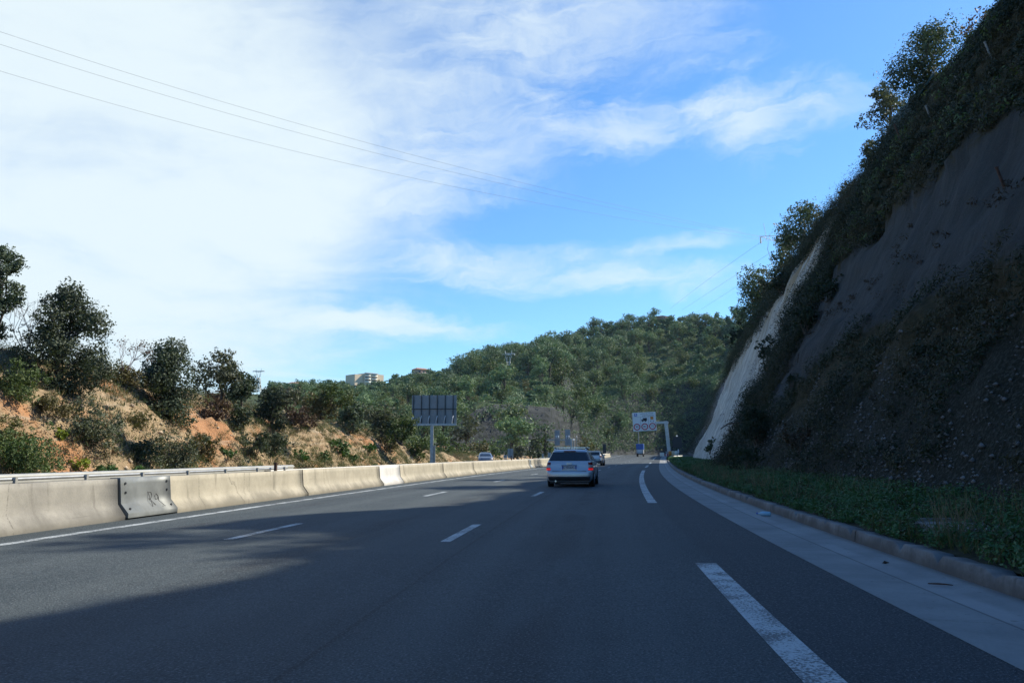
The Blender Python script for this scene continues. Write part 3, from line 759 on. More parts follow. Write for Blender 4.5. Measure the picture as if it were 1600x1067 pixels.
# ------------------------------------------------------------------ roadside signs and structures
def frame_at(s, t, turn=0.):
    """Empty at the road surface, its -Y axis facing back towards traffic"""
    return RW(s, t, 0), -heading(s) + turn
def billboard():
    s, t = 79.0, -18.4
    b = at(675.5, 705, 82.0); loc = (b[0], b[1], .2)
    root = empty('billboard', loc, .09)
    tag(root, 'large grey signboard seen from the back on a single tall post beyond the barrier', 'road sign')
    w, zb, zt = 4.4, 4.28, 7.15
    m = MB()   # corrugated back sheet
    n = 22; x0, x1 = -w/2+.15, w/2+.15
    for k in range(n):
        za = zb+(zt-zb)*k/n; zc = zb+(zt-zb)*(k+1)/n - .03
        m.box(((x0+x1)/2, 0, (za+zc)/2), (x1-x0, .05, zc-za)); m.box(((x0+x1)/2, .012, zc+.015), (x1-x0, .02, .032))
    m.build('panel', 'sign_back', root)
    for k in range(6):
        x = x0+.16+(x1-x0-.5)*k/5
        MB().box((x, -.085, (zb+zt)/2), (.075, .11, zt-zb)).build('rib', 'dark_metal', root)
        MB().tube([(x-.10, -.15, zb+.02), (x-.08, -.30, zb+.30), (x-.02, -.30, zb+.62), (x+.03, -.16, zb+.85)], .038, 6).build('bracket', 'sign_white', root)
    MB().box(((x0+x1)/2, -.08, zb+1.52), (x1-x0, .08, .07)).build('crossbar', 'dark_metal', root)
    MB().box(((x0+x1)/2, -.12, zb-.02), (x1-x0, .26, .20)).build('bottom_beam', 'steel', root)
    MB().box((-.06, -.02, 2.05), (.30, .26, 4.40)).build('post', 'steel', root)
    MB().box((.20, .02, .95), (.19, .18, 2.6)).build('cable_duct', 'rail_white', root)
billboard()

def speed_sign():
    p = at(1046, 712, 200); loc, rz = (p[0], p[1], zr(202)-.05), -heading(203)
    root = empty('gantry_sign', loc, rz)
    tag(root, 'white speed limit sign hung from a cantilever post over the shoulder', 'road sign')
    k = 200/1292.5
    px = lambda x: (x-1046)*k
    pz = lambda y: (714.7-y)*k + HC - loc[2]
    W, H = 35.5*k, 28.5*k; cx, cz = px(1009.6), pz(660.6)
    til = Matrix.Rotation(math.radians(-2.4), 4, 'Y')
    def L(x, y, z): return til @ Vector((x, y, z)) + Vector((cx, 0, cz))
    def box(c, d): m = MB(); m.box(L(*c), d, til.to_3x3()); return m
    box((0, 0, 0), (W, .10, H)).build('panel', 'sign_white', root)
    fr = MB()
    for x in (-W/6+.02, W/6+.02): fr.box(L(x, -.055, -H*.12), (.06, .012, H*.72), til.to_3x3())
    fr.box(L(0, -.055, H*.25), (W*.96, .012, .05), til.to_3x3()); fr.build('divider', 'sign_back', root)
    b = box((-W*.36, -.06, H*.37), (.72, .02, .66)).build('motorway_symbol', 'blue', root)
    sy = MB()
    for sx in (-1, 1): sy.add([L(-W*.36+sx*.24, -.075, H*.37-.25), L(-W*.36+sx*.10, -.075, H*.37-.25), L(-W*.36+sx*.02, -.075, H*.37+.25), L(-W*.36+sx*.09, -.075, H*.37+.25)], [(0, 1, 2, 3)])
    sy.box(L(-W*.36, -.075, H*.37+.08), (.44, .006, .07), til.to_3x3()); sy.build('road_lines', 'sign_white', b)
    for body, xx, zz, sz in (('LIMITES', -.055, H*.42, .36), ('DE', .115, H*.42, .36), ('VITESSE', .29, H*.42, .36), ('SUR', -.02, H*.31, .36), ('AUTOROUTE', .22, H*.31, .36)):
        v = L(W*xx, -.06, zz); text_obj(body, sz, 'ink', root, v, 'lettering', (math.pi/2, math.radians(-2.4), 0))
    for i, num in enumerate(('90', '80', '70')):
        x = (-W*.33, .02, W*.335)[i]; v = L(x, -.052, -H*.27)
        d = MB().disc(v, 'y', 0, .78, .02, 28).build('speed_disc', 'sign_white', root)
        MB().disc(v + Vector((0, -.02, 0)), 'y', .57, .80, .014, 28).build('red_ring', 'sign_red', d)
        text_obj(num, .74, 'ink', d, v + Vector((0, -.03, 0)), 'number')
    tr = MB(); z0 = H*.10
    tr.box(L(.17, -.06, z0+.10), (.95, .02, .62), til.to_3x3()); tr.box(L(-.50, -.06, z0-.06), (.32, .02, .34), til.to_3x3()); tr.box(L(-.02, -.06, z0-.27), (1.2, .02, .10), til.to_3x3())
    for x in (-.45, .3): tr.disc(L(x, -.05, z0-.36), 'y', 0, .14, .02, 14)
    tr.build('lorry_symbol', 'ink', root)
    orr = box((W*.33, -.06, H*.17), (.72, .02, .72)).build('hazard_plate', 'sign_orange', root)
    for x in (-.3, .3): MB().box(L(W*.33+x, -.06, H*.02-.05), (.18, .02, .22), til.to_3x3()).build('wheel_symbol', 'ink', root)
    za = pz(662.5)
    MB().box(((px(1027)+px(1045))/2, .12, za), (px(1045)-px(1027)+.3, .55, 3.6*k)).build('arm', 'steel', root, bevel=.03)
    m = MB(); a, c = Vector((px(1042), .12, pz(660.2))), Vector((px(1046.2), .12, 0))
    hw = .40
    m.add([a + Vector((-hw, -.3, 0)), a + Vector((hw, -.3, 0)), a + Vector((hw, .3, 0)), a + Vector((-hw, .3, 0)), c + Vector((-hw*1.05, -.3, 0)), c + Vector((hw*1.05, -.3, 0)), c + Vector((hw*1.05, .3, 0)), c + Vector((-hw*1.05, .3, 0))],
          [(0, 1, 2, 3), (7, 6, 5, 4), (0, 4, 5, 1), (1, 5, 6, 2), (2, 6, 7, 3), (3, 7, 4, 0)])
    m.build('post', 'steel', root)
    MB().box((px(1045.5), .1, .55), (1.5, 1.0, 1.1)).build('base', 'sign_back', root)
speed_sign()

def thin_pole(name, px, dist, z0, ztop_px, r, mat, label, cat, lamp=None):
    p = at(px, 705, dist); d = dist; ztop = HC + (714.7-ztop_px)/1292.5*dist
    root = empty(name, (p[0], p[1], z0))
    MB().tube([(0, 0, 0), (0, 0, ztop-z0)], [r*1.15, r], 8).build('pole', mat, root)
    if lamp:
        MB().box((0, -.05, ztop-z0), (lamp, lamp*.8, lamp*.9), None).build('lamp_head', 'lamp' if mat != 'rust' else 'sign_red', root, bevel=.04)
    return tag(root, label, cat)
thin_pole('slim_pole', 998.3, 212, 1.9, 674, .13, 'rail_white', 'slim pale pole rising behind the small truck below the speed sign', 'pole')
thin_pole('lamp_post', 896.8, 175, 1.2, 687.5, .14, 'rail_white', 'short grey lamp post with white head right of the gantry backs', 'lamp post', .42)
thin_pole('marker_pole', 901.3, 172, 1.2, 683, .08, 'rail_white', 'thin pole with reddish tip beside the short lamp post', 'pole', .2)
def info_board():
    p = at(1059, 712, 172); root = empty('display_board', (p[0], p[1], zr(172)+.1), -heading(172))
    tag(root, 'dark square display board seen from the back on the right slope behind the guardrail', 'display board')
    k = 172/1292.5
    MB().box((0, 0, 3.1), (13.2*k, .35, 17*k)).build('panel', 'dark_metal', root, bevel=.03)
    MB().box((.3, .05, .95), (.18, .18, 2.1)).build('post', 'dark_metal', root)
    MB().disc((-.05, -.05, 4.35), 'y', 0, .17, .16, 16).build('white_spot', 'lamp', root)  # small white dot, brightened by the glow in its material
info_board()
def delineator():
    p = at(1060, 714, 150); root = empty('marker_post', (p[0], p[1], zr(150)+.1), -heading(150))
    tag(root, 'white roadside marker post with small plate standing beside the guardrail', 'marker post')
    MB().box((0, 0, .7), (.10, .08, 1.5)).build('stake', 'sign_white', root)
    MB().box((.02, -.06, 1.42), (.24, .04, .62)).build('marker_plate', 'sign_white', root)
delineator()
def right_rail():
    root = empty('guardrail', RW(137, 5, 0)); o = Vector(root.location)
    tag(root, 'short steel guardrail with rounded end on the right below the bare rock face', 'guardrail')
    path = [(136.0, 4.35), (137.0, 4.55), (139, 5.2), (142, 6.6), (146, 8.6)]
    def along(u):
        q = u*(len(path)-1); i = min(int(q), len(path)-2); f = q-i
        return tuple(path[i][j]+(path[i+1][j]-path[i][j])*f for j in (0, 1))
    P = []
    for k in range(25):
        s, t = along(k/24); P.append([Vector(RW(s, t+dt, z)) - o for dt, z in ((0, .52), (-.05, .58), (-.01, .66), (-.05, .74), (0, .82), (.04, .82), (.04, .52), (0, .52))])
    grid_obj('beam', P, 'steel', None, False, root)
    for k in range(5):
        s, t = along(k/4); MB().box(Vector(RW(s, t+.1, .36)) - o, (.12, .12, .9)).build('post', 'steel', root)
    MB().disc(Vector(RW(135.9, 4.35, .66)) - o, 'y', 0, .22, .3, 16).build('end_terminal', 'rail_white', root)
right_rail()
# clutter at the foot of the cantilever post
def clutter():
    k = 196/1292.5
    def base(px): p = at(px, 712, 196); return (p[0], p[1], zr(196))
    b = base(1034.5); root = empty('white_block', b, -heading(196)); tag(root, 'pale concrete block on the shoulder left of the cantilever post foot', 'block')
    MB().box((0, 0, .42), (1.0, .6, .85)).build('block_body', 'house_white', root, bevel=.06)
    MB().box((0, 0, .90), (.8, .45, .12)).build('cap', 'kerb_concrete', root, bevel=.03)
    b = base(1041); root = empty('chevron_marker', b, -heading(196)); tag(root, 'small red and white marker board at the cantilever post foot', 'marker board')
    MB().box((0, 0, .35), (.75, .06, .5)).build('board', 'sign_red', root); MB().box((0, -.035, .35), (.22, .02, .5)).build('white_stripe', 'sign_white', root)
    for x in (-.25, .25): MB().box((x, .05, .06), (.06, .06, .14)).build('foot', 'dark_metal', root)
    b = base(1052.5); root = empty('sand_barrels', b, -heading(196)); tag(root, 'row of pale and orange crash drums between the cantilever post and the guardrail', 'crash drums')
    for i, (x, mt) in enumerate(((-.75, 'sign_orange'), (-.1, 'house'), (.55, 'house_white'))):
        MB().tube([(x, 0, 0), (x, 0, .7), (x, 0, 1.15), (x, 0, 1.22)], [.36, .40, .36, .2], 14).build('drum', mt, root, True)
clutter()

def gantry_backs():
    d = 168; k = d/1292.5; p = at(892.5, 710, d); root = empty('gantry', (p[0], p[1], .9), -.02)
    tag(root, 'overhead sign gantry seen from behind with two tall grey panels left of the silver car', 'sign gantry')
    px = lambda x: (x-892.5)*k
    pz = lambda y: (714.7-y)*k + HC - .9
    MB().box(((px(852)+px(893))/2, 0, pz(687.8)), (px(893)-px(852), .3, 2.3*k)).build('boom', 'rail_white', root)
    MB().box((.05, 0, pz(686)/2), (.34, .34, pz(686))).build('post', 'steel', root)
    for a, b, t, bb in ((867.2, 875.2, 672.8, 696.5), (883.4, 891.6, 672, 696.5)):
        pn = MB()
        n = 3
        for i in range(n):
            xa = px(a+(b-a)*i/n); xb = px(a+(b-a)*(i+1)/n)-.05
            pn.box(((xa+xb)/2, -.30, (pz(t)+pz(bb))/2), (xb-xa, .08, pz(t)-pz(bb)))
        pn.box(((px(a)+px(b))/2, -.25, (pz(t)+pz(bb))/2), (px(b)-px(a), .05, pz(t)-pz(bb)-.05))
        f = pn.build('panel', 'sign_back', root)
        for x in (.32, .72):
            xx = px(a+(b-a)*x); MB().tube([(xx-.05, -.45, pz(686)), (xx, -.55, pz(684)), (xx, -.40, pz(681.5))], .10, 6).build('bracket', 'sign_white', root)
gantry_backs()
def back_sign(pxa, pxb, pt, d, label, name='sign_back', two=None):
    k = d/1292.5; p = at((pxa+pxb)/2, 712, d); root = empty('road_sign', (p[0], p[1], .5), -.03); tag(root, label, 'road sign')
    w = (pxb-pxa)*k; zt = (714.7-pt)*k + HC - .5; zb = zt - 2.1*max(.6, w/1.3)
    zb = max(.7, zb)
    m = MB()
    for i in range(5):
        a = zb+(zt-zb)*i/5; m.box((0, 0, (a+a+(zt-zb)/5-.03)/2), (w, .05, (zt-zb)/5-.03))
    m.box((0, .01, (zb+zt)/2), (w-.04, .02, zt-zb)); m.build('panel', 'sign_back', root)
    for x in (-.28, .28): MB().box((x*w, -.06, zt/2-.05), (.07, .08, zt+.02)).build('post', 'steel', root)
back_sign(793.2, 802, 701, 118, 'tall grey sign back standing just behind the barrier right of the oncoming car')
back_sign(786.6, 792.6, 710.5, 121, 'lower narrow sign back overlapping the taller one behind the barrier')
back_sign(856, 861.2, 707.3, 150, 'small grey sign back by the right hand cypress next to the silver car')
back_sign(846.8, 849.5, 709, 150, 'tiny sign back between the two cypress groups')
def dark_box():
    d = 205; k = d/1292.5; p = at(944.6, 711, d); root = empty('dark_sign', (p[0], p[1], 1.2), 0); tag(root, 'dark narrow sign board at the end of the grey wall ahead of the white car', 'road sign')
    MB().box((0, 0, 1.9), (5.4*k, .3, 17*k)).build('panel', 'dark_metal', root, bevel=.03); MB().box((0, .1, .3), (.2, .2, .8)).build('post', 'dark_metal', root)
dark_box()
def outer_rail():
    root = empty('guardrail', RW(262, -23, 0)); o = Vector(root.location); tag(root, 'long distant guardrail along the outside of the bend beyond the truck', 'guardrail')
    P = [[Vector(RW(s, -23.2+dt, z)) - o for dt, z in ((0, .5), (.06, .6), (.02, .7), (.06, .8), (0, .9), (-.04, .9), (-.04, .5), (0, .5))] for s in np.arange(236, 330, 3.)]
    grid_obj('beam', P, 'rail_white', None, False, root)
    for s in np.arange(236, 330, 8.): MB().box(Vector(RW(s, -23.32, .4)) - o, (.14, .14, .9)).build('post', 'steel', root)
outer_rail()

# ------------------------------------------------------------------ vehicles
def rrect(y0, y1, w, rr, rf, bow=0., n=9):
    """closed outline from the rear middle, round the right side, to the front and back on the left"""
    pts = []
    xs = np.linspace(0, w-rr, 5)
    pts += [(x, y0 + bow*(x/w)**2) for x in xs]
    yb = bow*((w-rr)/w)**2
    pts += [(w-rr+rr*math.sin(a), y0+yb+rr-rr*math.cos(a)) for a in np.linspace(0, math.pi/2, 6)[1:]]
    ya, yc = y0+yb+rr, y1-rf
    pts += [(w, ya+(yc-ya)*k/n) for k in range(1, n)]
    pts += [(w-rf+rf*math.cos(a), y1-rf+rf*math.sin(a)) for a in np.linspace(0, math.pi/2, 6)]
    pts += [(x, y1) for x in np.linspace(w-rf, 0, 5)[1:]]
    return pts + [(-x, y) for x, y in pts[-2:0:-1]]
def level_shell(levels):
    rings = []
    for lv in levels:
        z, y0, y1, w, rr, rf, bow = lv
        rings.append([(x, y, z) for x, y in rrect(y0, y1, w, rr, rf, bow)])
    return rings
def shell_mesh(rings, close_top=True):
    m = MB(); n = len(rings[0]); m.v = [p for r in rings for p in r]
    for i in range(len(rings)-1):
        for k in range(n): m.f.append((i*n+k, i*n+(k+1) % n, (i+1)*n+(k+1) % n, (i+1)*n+k))
    m.f.append(tuple(range(n-1, -1, -1)))
    if close_top: m.f.append(tuple((len(rings)-1)*n+k for k in range(n)))
    return m
def patch(rings, zrange, test, lift=.006, zmargin=0.):
    """a panel lying just proud of the shell between two heights, where test(x, y) holds"""
    zs = [r[0][2] for r in rings]; n = len(rings[0])
    def at_z(k, z):
        i = max(0, min(len(zs)-2, int(np.searchsorted(zs, z)-1))); f = (z-zs[i])/(zs[i+1]-zs[i]); a, b = rings[i][k], rings[i+1][k]
        return Vector([a[j]+(b[j]-a[j])*f for j in range(3)])
    z0, z1 = zrange; m = MB(); nz = 4; ks = [k for k in range(n) if test(*at_z(k, (z0+z1)/2)[:2])]
    kset = set(ks); base = {}
    cen = Vector((0, sum(r[1] for r in rings[0])/n, 0))
    for k in ks:
        col = []
        for q in range(nz+1):
            p = at_z(k, z0+(z1-z0)*q/nz); pa = at_z((k+1) % n, z0+(z1-z0)*q/nz); pb = at_z((k-1) % n, z0+(z1-z0)*q/nz)
            tan = (pa-pb); nn = Vector((tan.y, -tan.x, 0)).normalized(); m.v.append(tuple(p + nn*lift)); col.append(len(m.v)-1)
        base[k] = col
    for k in ks:
        k2 = (k+1) % n
        if k2 in kset:
            for q in range(nz): m.f.append((base[k][q], base[k2][q], base[k2][q+1], base[k][q+1]))
    return m
def wheel(root, x, y, r, wd):
    sx = 1 if x > 0 else -1
    e = MB().disc((x-sx*wd if sx > 0 else x, y, r), 'x', r*.62, r, wd, 24)
    w = e.build('wheel', 'tyre', root, True)
    MB().disc((x-.03 if sx > 0 else x+.01, y, r), 'x', 0, r*.64, .02, 16).build('rim', 'rim', w)
    h = MB()
    for a in range(5):
        an = a*2*math.pi/5; h.box((x+(.0 if sx > 0 else 0), y+math.cos(an)*r*.34, r+math.sin(an)*r*.34), (.02, r*.5, r*.13), Matrix.Rotation(an, 3, 'X'))
    h.build('spoke', 'chrome', w)

def silver_car():
    s, t = 31.9, -1.52
    root = empty('estate_car', RW(s, t, 0), -heading(s) - .012)
    tag(root, 'silver estate car with roof bars driving ahead, brake lights lit', 'car')
    Wd = .885
    LV = [(.20, .16, 4.40, .78, .12, .3, .02), (.30, .03, 4.50, .85, .16, .4, .05), (.42, .0, 4.54, .875, .16, .42, .06), (.56, .0, 4.54, Wd, .17, .42, .06), (.605, .02, 4.53, Wd, .17, .42, .06),
          (.625, .075, 4.52, Wd, .16, .42, .05), (.80, .10, 4.42, .88, .15, .45, .05), (.90, .13, 4.1, .868, .15, .5, .05), (.955, .16, 3.45, .855, .15, .4, .05),
          (.985, .19, 3.30, .845, .14, .35, .05), (1.15, .30, 3.0, .765, .13, .3, .05), (1.33, .43, 2.55, .68, .12, .3, .05), (1.385, .46, 2.3, .645, .12, .3, .05), (1.42, .56, 2.1, .58, .15, .3, .05), (1.44, .75, 1.8, .45, .2, .3, .05)]
    R = level_shell(LV); shell_mesh(R).build('body', 'silver', root, True)
    patch(R, (1.0, 1.335), lambda x, y: y < .42 and abs(x) < .74, .007).build('rear_window', 'glass', root, True)
    for sgn in (1, -1):
        patch(R, (1.0, 1.325), lambda x, y: sgn*x > .5 and .55 < y < 2.7, .007).build('side_window', 'glass', root, True)
        patch(R, (.35, .965), lambda x, y: sgn*x > .8 and 1.28 < y < 1.30, .004)
    patch(R, (1.0, 1.33), lambda x, y: y > 2.35 and abs(x) < .62, .007).build('windscreen', 'glass', root, True)
    # rear lamps wrapped round the corners
    for sgn in (1, -1):
        tst = lambda x, y: sgn*x > .66 and y < .36
        lt = patch(R, (.64, .945), tst, .010).build('tail_light', 'light_red', root, True)
        patch(R, (.645, .72), tst, .015).build('brake_lens', 'brake', lt, True)
        patch(R, (.745, .84), lambda x, y: sgn*x > .69 and y < .24, .015).build('clear_lens', 'light_clear', lt, True)
    patch(R, (.255, .40), lambda x, y: y < .3 and abs(x) < .8, .010).build('lower_bumper', 'black_plastic', root, True)
    patch(R, (.43, .452), lambda x, y: y < .25 and abs(x) < .82, .012).build('bumper_strip', 'chrome', root, True)
    MB().box((0, .06, .612), (1.30, .05, .012)).build('bumper_gap', 'black_plastic', root)
    pl = MB().box((0, .082, .745), (.56, .02, .125)).build('number_plate', 'plate_white', root)
    for x in (-.255, .255): MB().box((x, .070, .745), (.045, .006, .122)).build('blue_band', 'blue', pl)
    for w, x in (('DY', -.155), ('856', .0), ('KL', .155)): text_obj(w, .115, 'ink', pl, (x, .070, .745), 'plate_text')
    MB().box((0, .075, .823), (.60, .03, .022)).build('plate_lamp_strip', 'black_plastic', root)
    MB().box((0, .085, .665), (.58, .02, .014)).build('tailgate_edge', 'chrome', root)
    em = MB()
    for i in range(4): em.disc((-.078+.052*i, .105, .892), 'y', .026, .035, .012, 16)
    em.build('emblem', 'chrome', root)
    MB().box((0, .44, 1.365), (.46, .05, .035)).build('high_brake_light', 'light_red', root)
    MB().tube([(.05, .21, 1.005), (-.15, .25, 1.06), (-.38, .27, 1.08)], .011, 5).build('rear_wiper', 'black_plastic', root)
    for sgn in (1, -1):
        MB().tube([(sgn*.60, .62, 1.40), (sgn*.60, .75, 1.455), (sgn*.585, 2.1, 1.465), (sgn*.56, 2.3, 1.41)], .022, 8).build('roof_rail', 'chrome', root)
        mr = MB().box((sgn*.94, 2.75, 1.03), (.2, .12, .14)).build('mirror', 'silver', root, bevel=.03)
    for y in (.95, 1.9):
        b = MB().box((0, y, 1.51), (1.36, .085, .032)).build('roof_bar', 'chrome', root)
        for sgn in (1, -1): MB().box((sgn*.60, y, 1.475), (.07, .1, .08)).build('bar_foot', 'black_plastic', b)
    MB().tube([(0, .9, 1.43), (0, .82, 1.52)], .012, 5).build('aerial', 'black_plastic', root)
    MB().tube([(-.52, -.02, .235), (-.52, .3, .235)], .035, 10).build('exhaust', 'chrome', root)
    for y in (.98, 3.68):
        for x in (.86, -.86):
            sg = 1 if x > 0 else -1
            MB().disc((sg*.878 if sg > 0 else -.892, y, .33), 'x', 0, .365, .014, 28).build('wheel_arch', 'black_plastic', root)
            wheel(root, sg*.905, y, .315, .21)
    MB().box((0, .5, .19), (1.5, .6, .08)).build('underbody', 'black_plastic', root)
    for sgn in (1, -1):
        MB().box((sgn*.884, 2.15, .62), (.008, .010, .62)).build('door_gap', 'black_plastic', root)
        MB().box((sgn*.888, 1.62, .80), (.02, .16, .025)).build('door_handle', 'silver', root)
silver_car()

def white_car():
    s, t = 88.0, -4.35
    root = empty('hatchback', RW(s, t, 0), -heading(s) - .03)
    tag(root, 'white high hatchback partly hidden in front of the silver car', 'car')
    LV = [(.24, .15, 4.1, .78, .15, .3, .03), (.36, .02, 4.22, .86, .2, .4, .06), (.55, .0, 4.25, .89, .22, .42, .08), (.72, .02, 4.22, .90, .22, .42, .09), (.80, .07, 4.15, .90, .24, .45, .10), (.95, .11, 3.8, .885, .24, .45, .10),
          (1.05, .16, 3.3, .86, .22, .4, .10), (1.12, .20, 3.15, .83, .2, .35, .10), (1.30, .29, 2.85, .76, .18, .3, .10), (1.47, .38, 2.5, .68, .16, .3, .09), (1.53, .32, 2.3, .65, .14, .3, .08), (1.565, .5, 2.0, .56, .18, .3, .06)]
    R = level_shell(LV); shell_mesh(R).build('body', 'white_car', root, True)
    patch(R, (1.12, 1.44), lambda x, y: y < .40 and abs(x) < .68, .008).build('rear_window', 'glass', root, True)
    for sgn in (1, -1):
        patch(R, (1.10, 1.45), lambda x, y: sgn*x > .5 and .62 < y < 2.6, .008).build('side_window', 'glass', root, True)
        patch(R, (.93, 1.06), lambda x, y: sgn*x > .50 and y < .50, .012).build('tail_light', 'light_red', root, True)
        MB().box((sgn*.95, 2.6, 1.12), (.2, .12, .15)).build('mirror', 'white_car', root, bevel=.03)
    patch(R, (.27, .55), lambda x, y: y < .4 and abs(x) < .86, .010).build('lower_bumper', 'black_plastic', root, True)
    pl = MB().box((0, -.01, .66), (.52, .02, .115)).build('number_plate', 'plate_white', root)
    MB().tube([(.45, -.02, .3), (.45, .3, .3)], .04, 8).build('exhaust', 'chrome', root)
    for y in (.85, 3.4):
        for sg in (1, -1):
            MB().disc((sg*.882 if sg > 0 else -.896, y, .35), 'x', 0, .39, .014, 26).build('wheel_arch', 'black_plastic', root)
            wheel(root, sg*.91, y, .335, .22)
white_car()

def oncoming_car():
    p = at(757, 712, 104); s, t = ST(p[0], p[1])
    root = empty('oncoming_car', (p[0], p[1], zr(s)), -heading(s) + math.pi + .25)
    tag(root, 'grey oncoming car showing only its roof and windscreen above the barrier', 'car')
    LV = [(.24, .15, 4.1, .76, .15, .3, .03), (.5, .0, 4.25, .87, .22, .42, .08), (.75, .03, 4.15, .88, .22, .42, .09), (.92, .10, 3.6, .86, .22, .42, .08), (.98, .14, 3.3, .84, .2, .4, .08), (1.25, .28, 2.75, .74, .18, .3, .06), (1.42, .5, 2.3, .64, .16, .3, .05), (1.47, .7, 1.9, .5, .2, .3, .05)]
    R = level_shell(LV); shell_mesh(R).build('body', 'dark_car', root, True)
    patch(R, (1.0, 1.38), lambda x, y: y > 2.35 and abs(x) < .66, .008).build('windscreen', 'glass', root, True)
    for sgn in (1, -1):
        patch(R, (1.0, 1.38), lambda x, y: sgn*x > .5 and .6 < y < 2.6, .008).build('side_window', 'glass', root, True)
        patch(R, (.66, .78), lambda x, y: sgn*x > .5 and y > 3.6, .010).build('headlight', 'light_clear', root, True)
        MB().box((sgn*.94, 2.6, 1.02), (.2, .12, .14)).build('mirror', 'dark_car', root, bevel=.03)
    for y in (.8, 3.4):
        for sg in (1, -1): wheel(root, sg*.88, y, .31, .2)
    MB().box((0, 1.4, 1.50), (.9, .5, .05)).build('roof_box', 'dark_car', root, bevel=.02)
oncoming_car()

def small_truck():
    p = at(1000, 712, 193); root = empty('small_truck', (p[0], p[1], zr(195)), -heading(196)); tag(root, 'small white truck with a blue covered load far ahead below the speed sign', 'truck'); root.scale = (.86, 1, .96)
    MB().box((0, 2.2, .62), (1.7, 5.2, .16)).build('chassis', 'black_plastic', root)
    m = MB(); m.box((0, 1.5, 1.15), (1.84, 3.0, 1.0)); m.box((0, -.02, .72), (1.84, .06, .22)); m.build('bed', 'van_white', root, bevel=.04)
    MB().box((0, 1.55, 2.30), (1.95, 3.1, 1.36)).build('load_cover', 'tarp', root, bevel=.08)
    MB().box((0, -.03, 1.28), (1.1, .05, .5)).build('tailboard', 'plate_white', root, bevel=.015)
    MB().box((0, 4.0, 1.35), (1.80, 1.7, 1.5)).build('cab', 'van_white', root, bevel=.15)
    MB().box((0, 4.72, 1.75), (1.5, .35, .5)).build('windscreen', 'glass', root)
    for sg in (1, -1):
        MB().box((sg*.80, -.04, .78), (.16, .05, .26)).build('tail_light', 'light_red', root)
        for y in (.75, 4.0): wheel(root, sg*.90, y, .36, .24)
small_truck()

# ------------------------------------------------------------------ litter and bits on the shoulder
def litter():
    p = RW(17.4, 3.3, .05); m = MB().tube([(-.13, 0, 0), (-.11, 0, 0), (.06, 0, 0), (.10, 0, 0), (.14, 0, 0)], [.01, .045, .045, .018, .016], 10)
    root = empty('plastic_bottle', p, 2.6); m.build('bottle_body', 'litter', root, True); MB().tube([(.14, 0, 0), (.165, 0, 0)], .019, 8).build('bottle_cap', 'blue', root); tag(root, 'blue plastic bottle lying in the gutter by the kerb', 'bottle')
    b = Vector(RW(8.35, 3.25, .02)); m = MB().tube([b + Vector((-.10, .06, 0)), b + Vector((-.03, .02, .004)), b + Vector((.03, -.02, .005)), b + Vector((.09, -.03, 0))], [.006, .009, .008, .004], 6)
    tag(m.build('dry_stick', 'dry' if False else 'rust'), 'brown stick lying on the gutter near the kerb', 'stick')
    b = Vector(RW(9.9, 3.25, .02)); m = MB(); m.add([b + Vector((-.04, 0, 0)), b + Vector((0, .03, .025)), b + Vector((.045, 0, .006)), b + Vector((0, -.03, .012)), b + Vector((.0, 0, -.006))], [(0, 1, 2, 3), (0, 4, 2, 1), (0, 3, 2, 4)])
    tag(m.build('dead_leaf', 'rust'), 'dark curled dead leaf on the gutter', 'leaf')
    b = Vector(RW(11.4, 4.75, .27)); root = empty('broken_slab', b, -heading(11)+.1); m = MB(); m.add([(-.5, -.5, -.1), (.45, -.55, -.1), (.55, .5, -.1), (-.4, .6, -.1), (-.5, -.5, .03), (.45, -.55, .02), (.55, .5, .05), (-.4, .6, .06)], [(0, 3, 2, 1), (4, 5, 6, 7), (0, 1, 5, 4), (1, 2, 6, 5), (2, 3, 7, 6), (3, 0, 4, 7)])
    m.build('slab_body', 'slab', root, bevel=.02); m = MB(); m.box((.1, .75, .04), (.7, .16, .1)); m.build('broken_edge', 'slab', root, bevel=.03); tag(root, 'broken grey concrete slab lying in the verge plants beside the kerb', 'slab')
litter()

# ------------------------------------------------------------------ plants
def proj(P):
    x, y, z = P[0], P[1], P[2]-HC
    cy, sy = math.cos(YAW), math.sin(YAW); X = cy*x - sy*y; Y = sy*x + cy*y
    cp, sp = math.cos(PITCH), math.sin(PITCH); D = cp*Y + sp*z; V = -sp*Y + cp*z
    return W0/2 + X/D*F, H0/2 - V/D*F, D

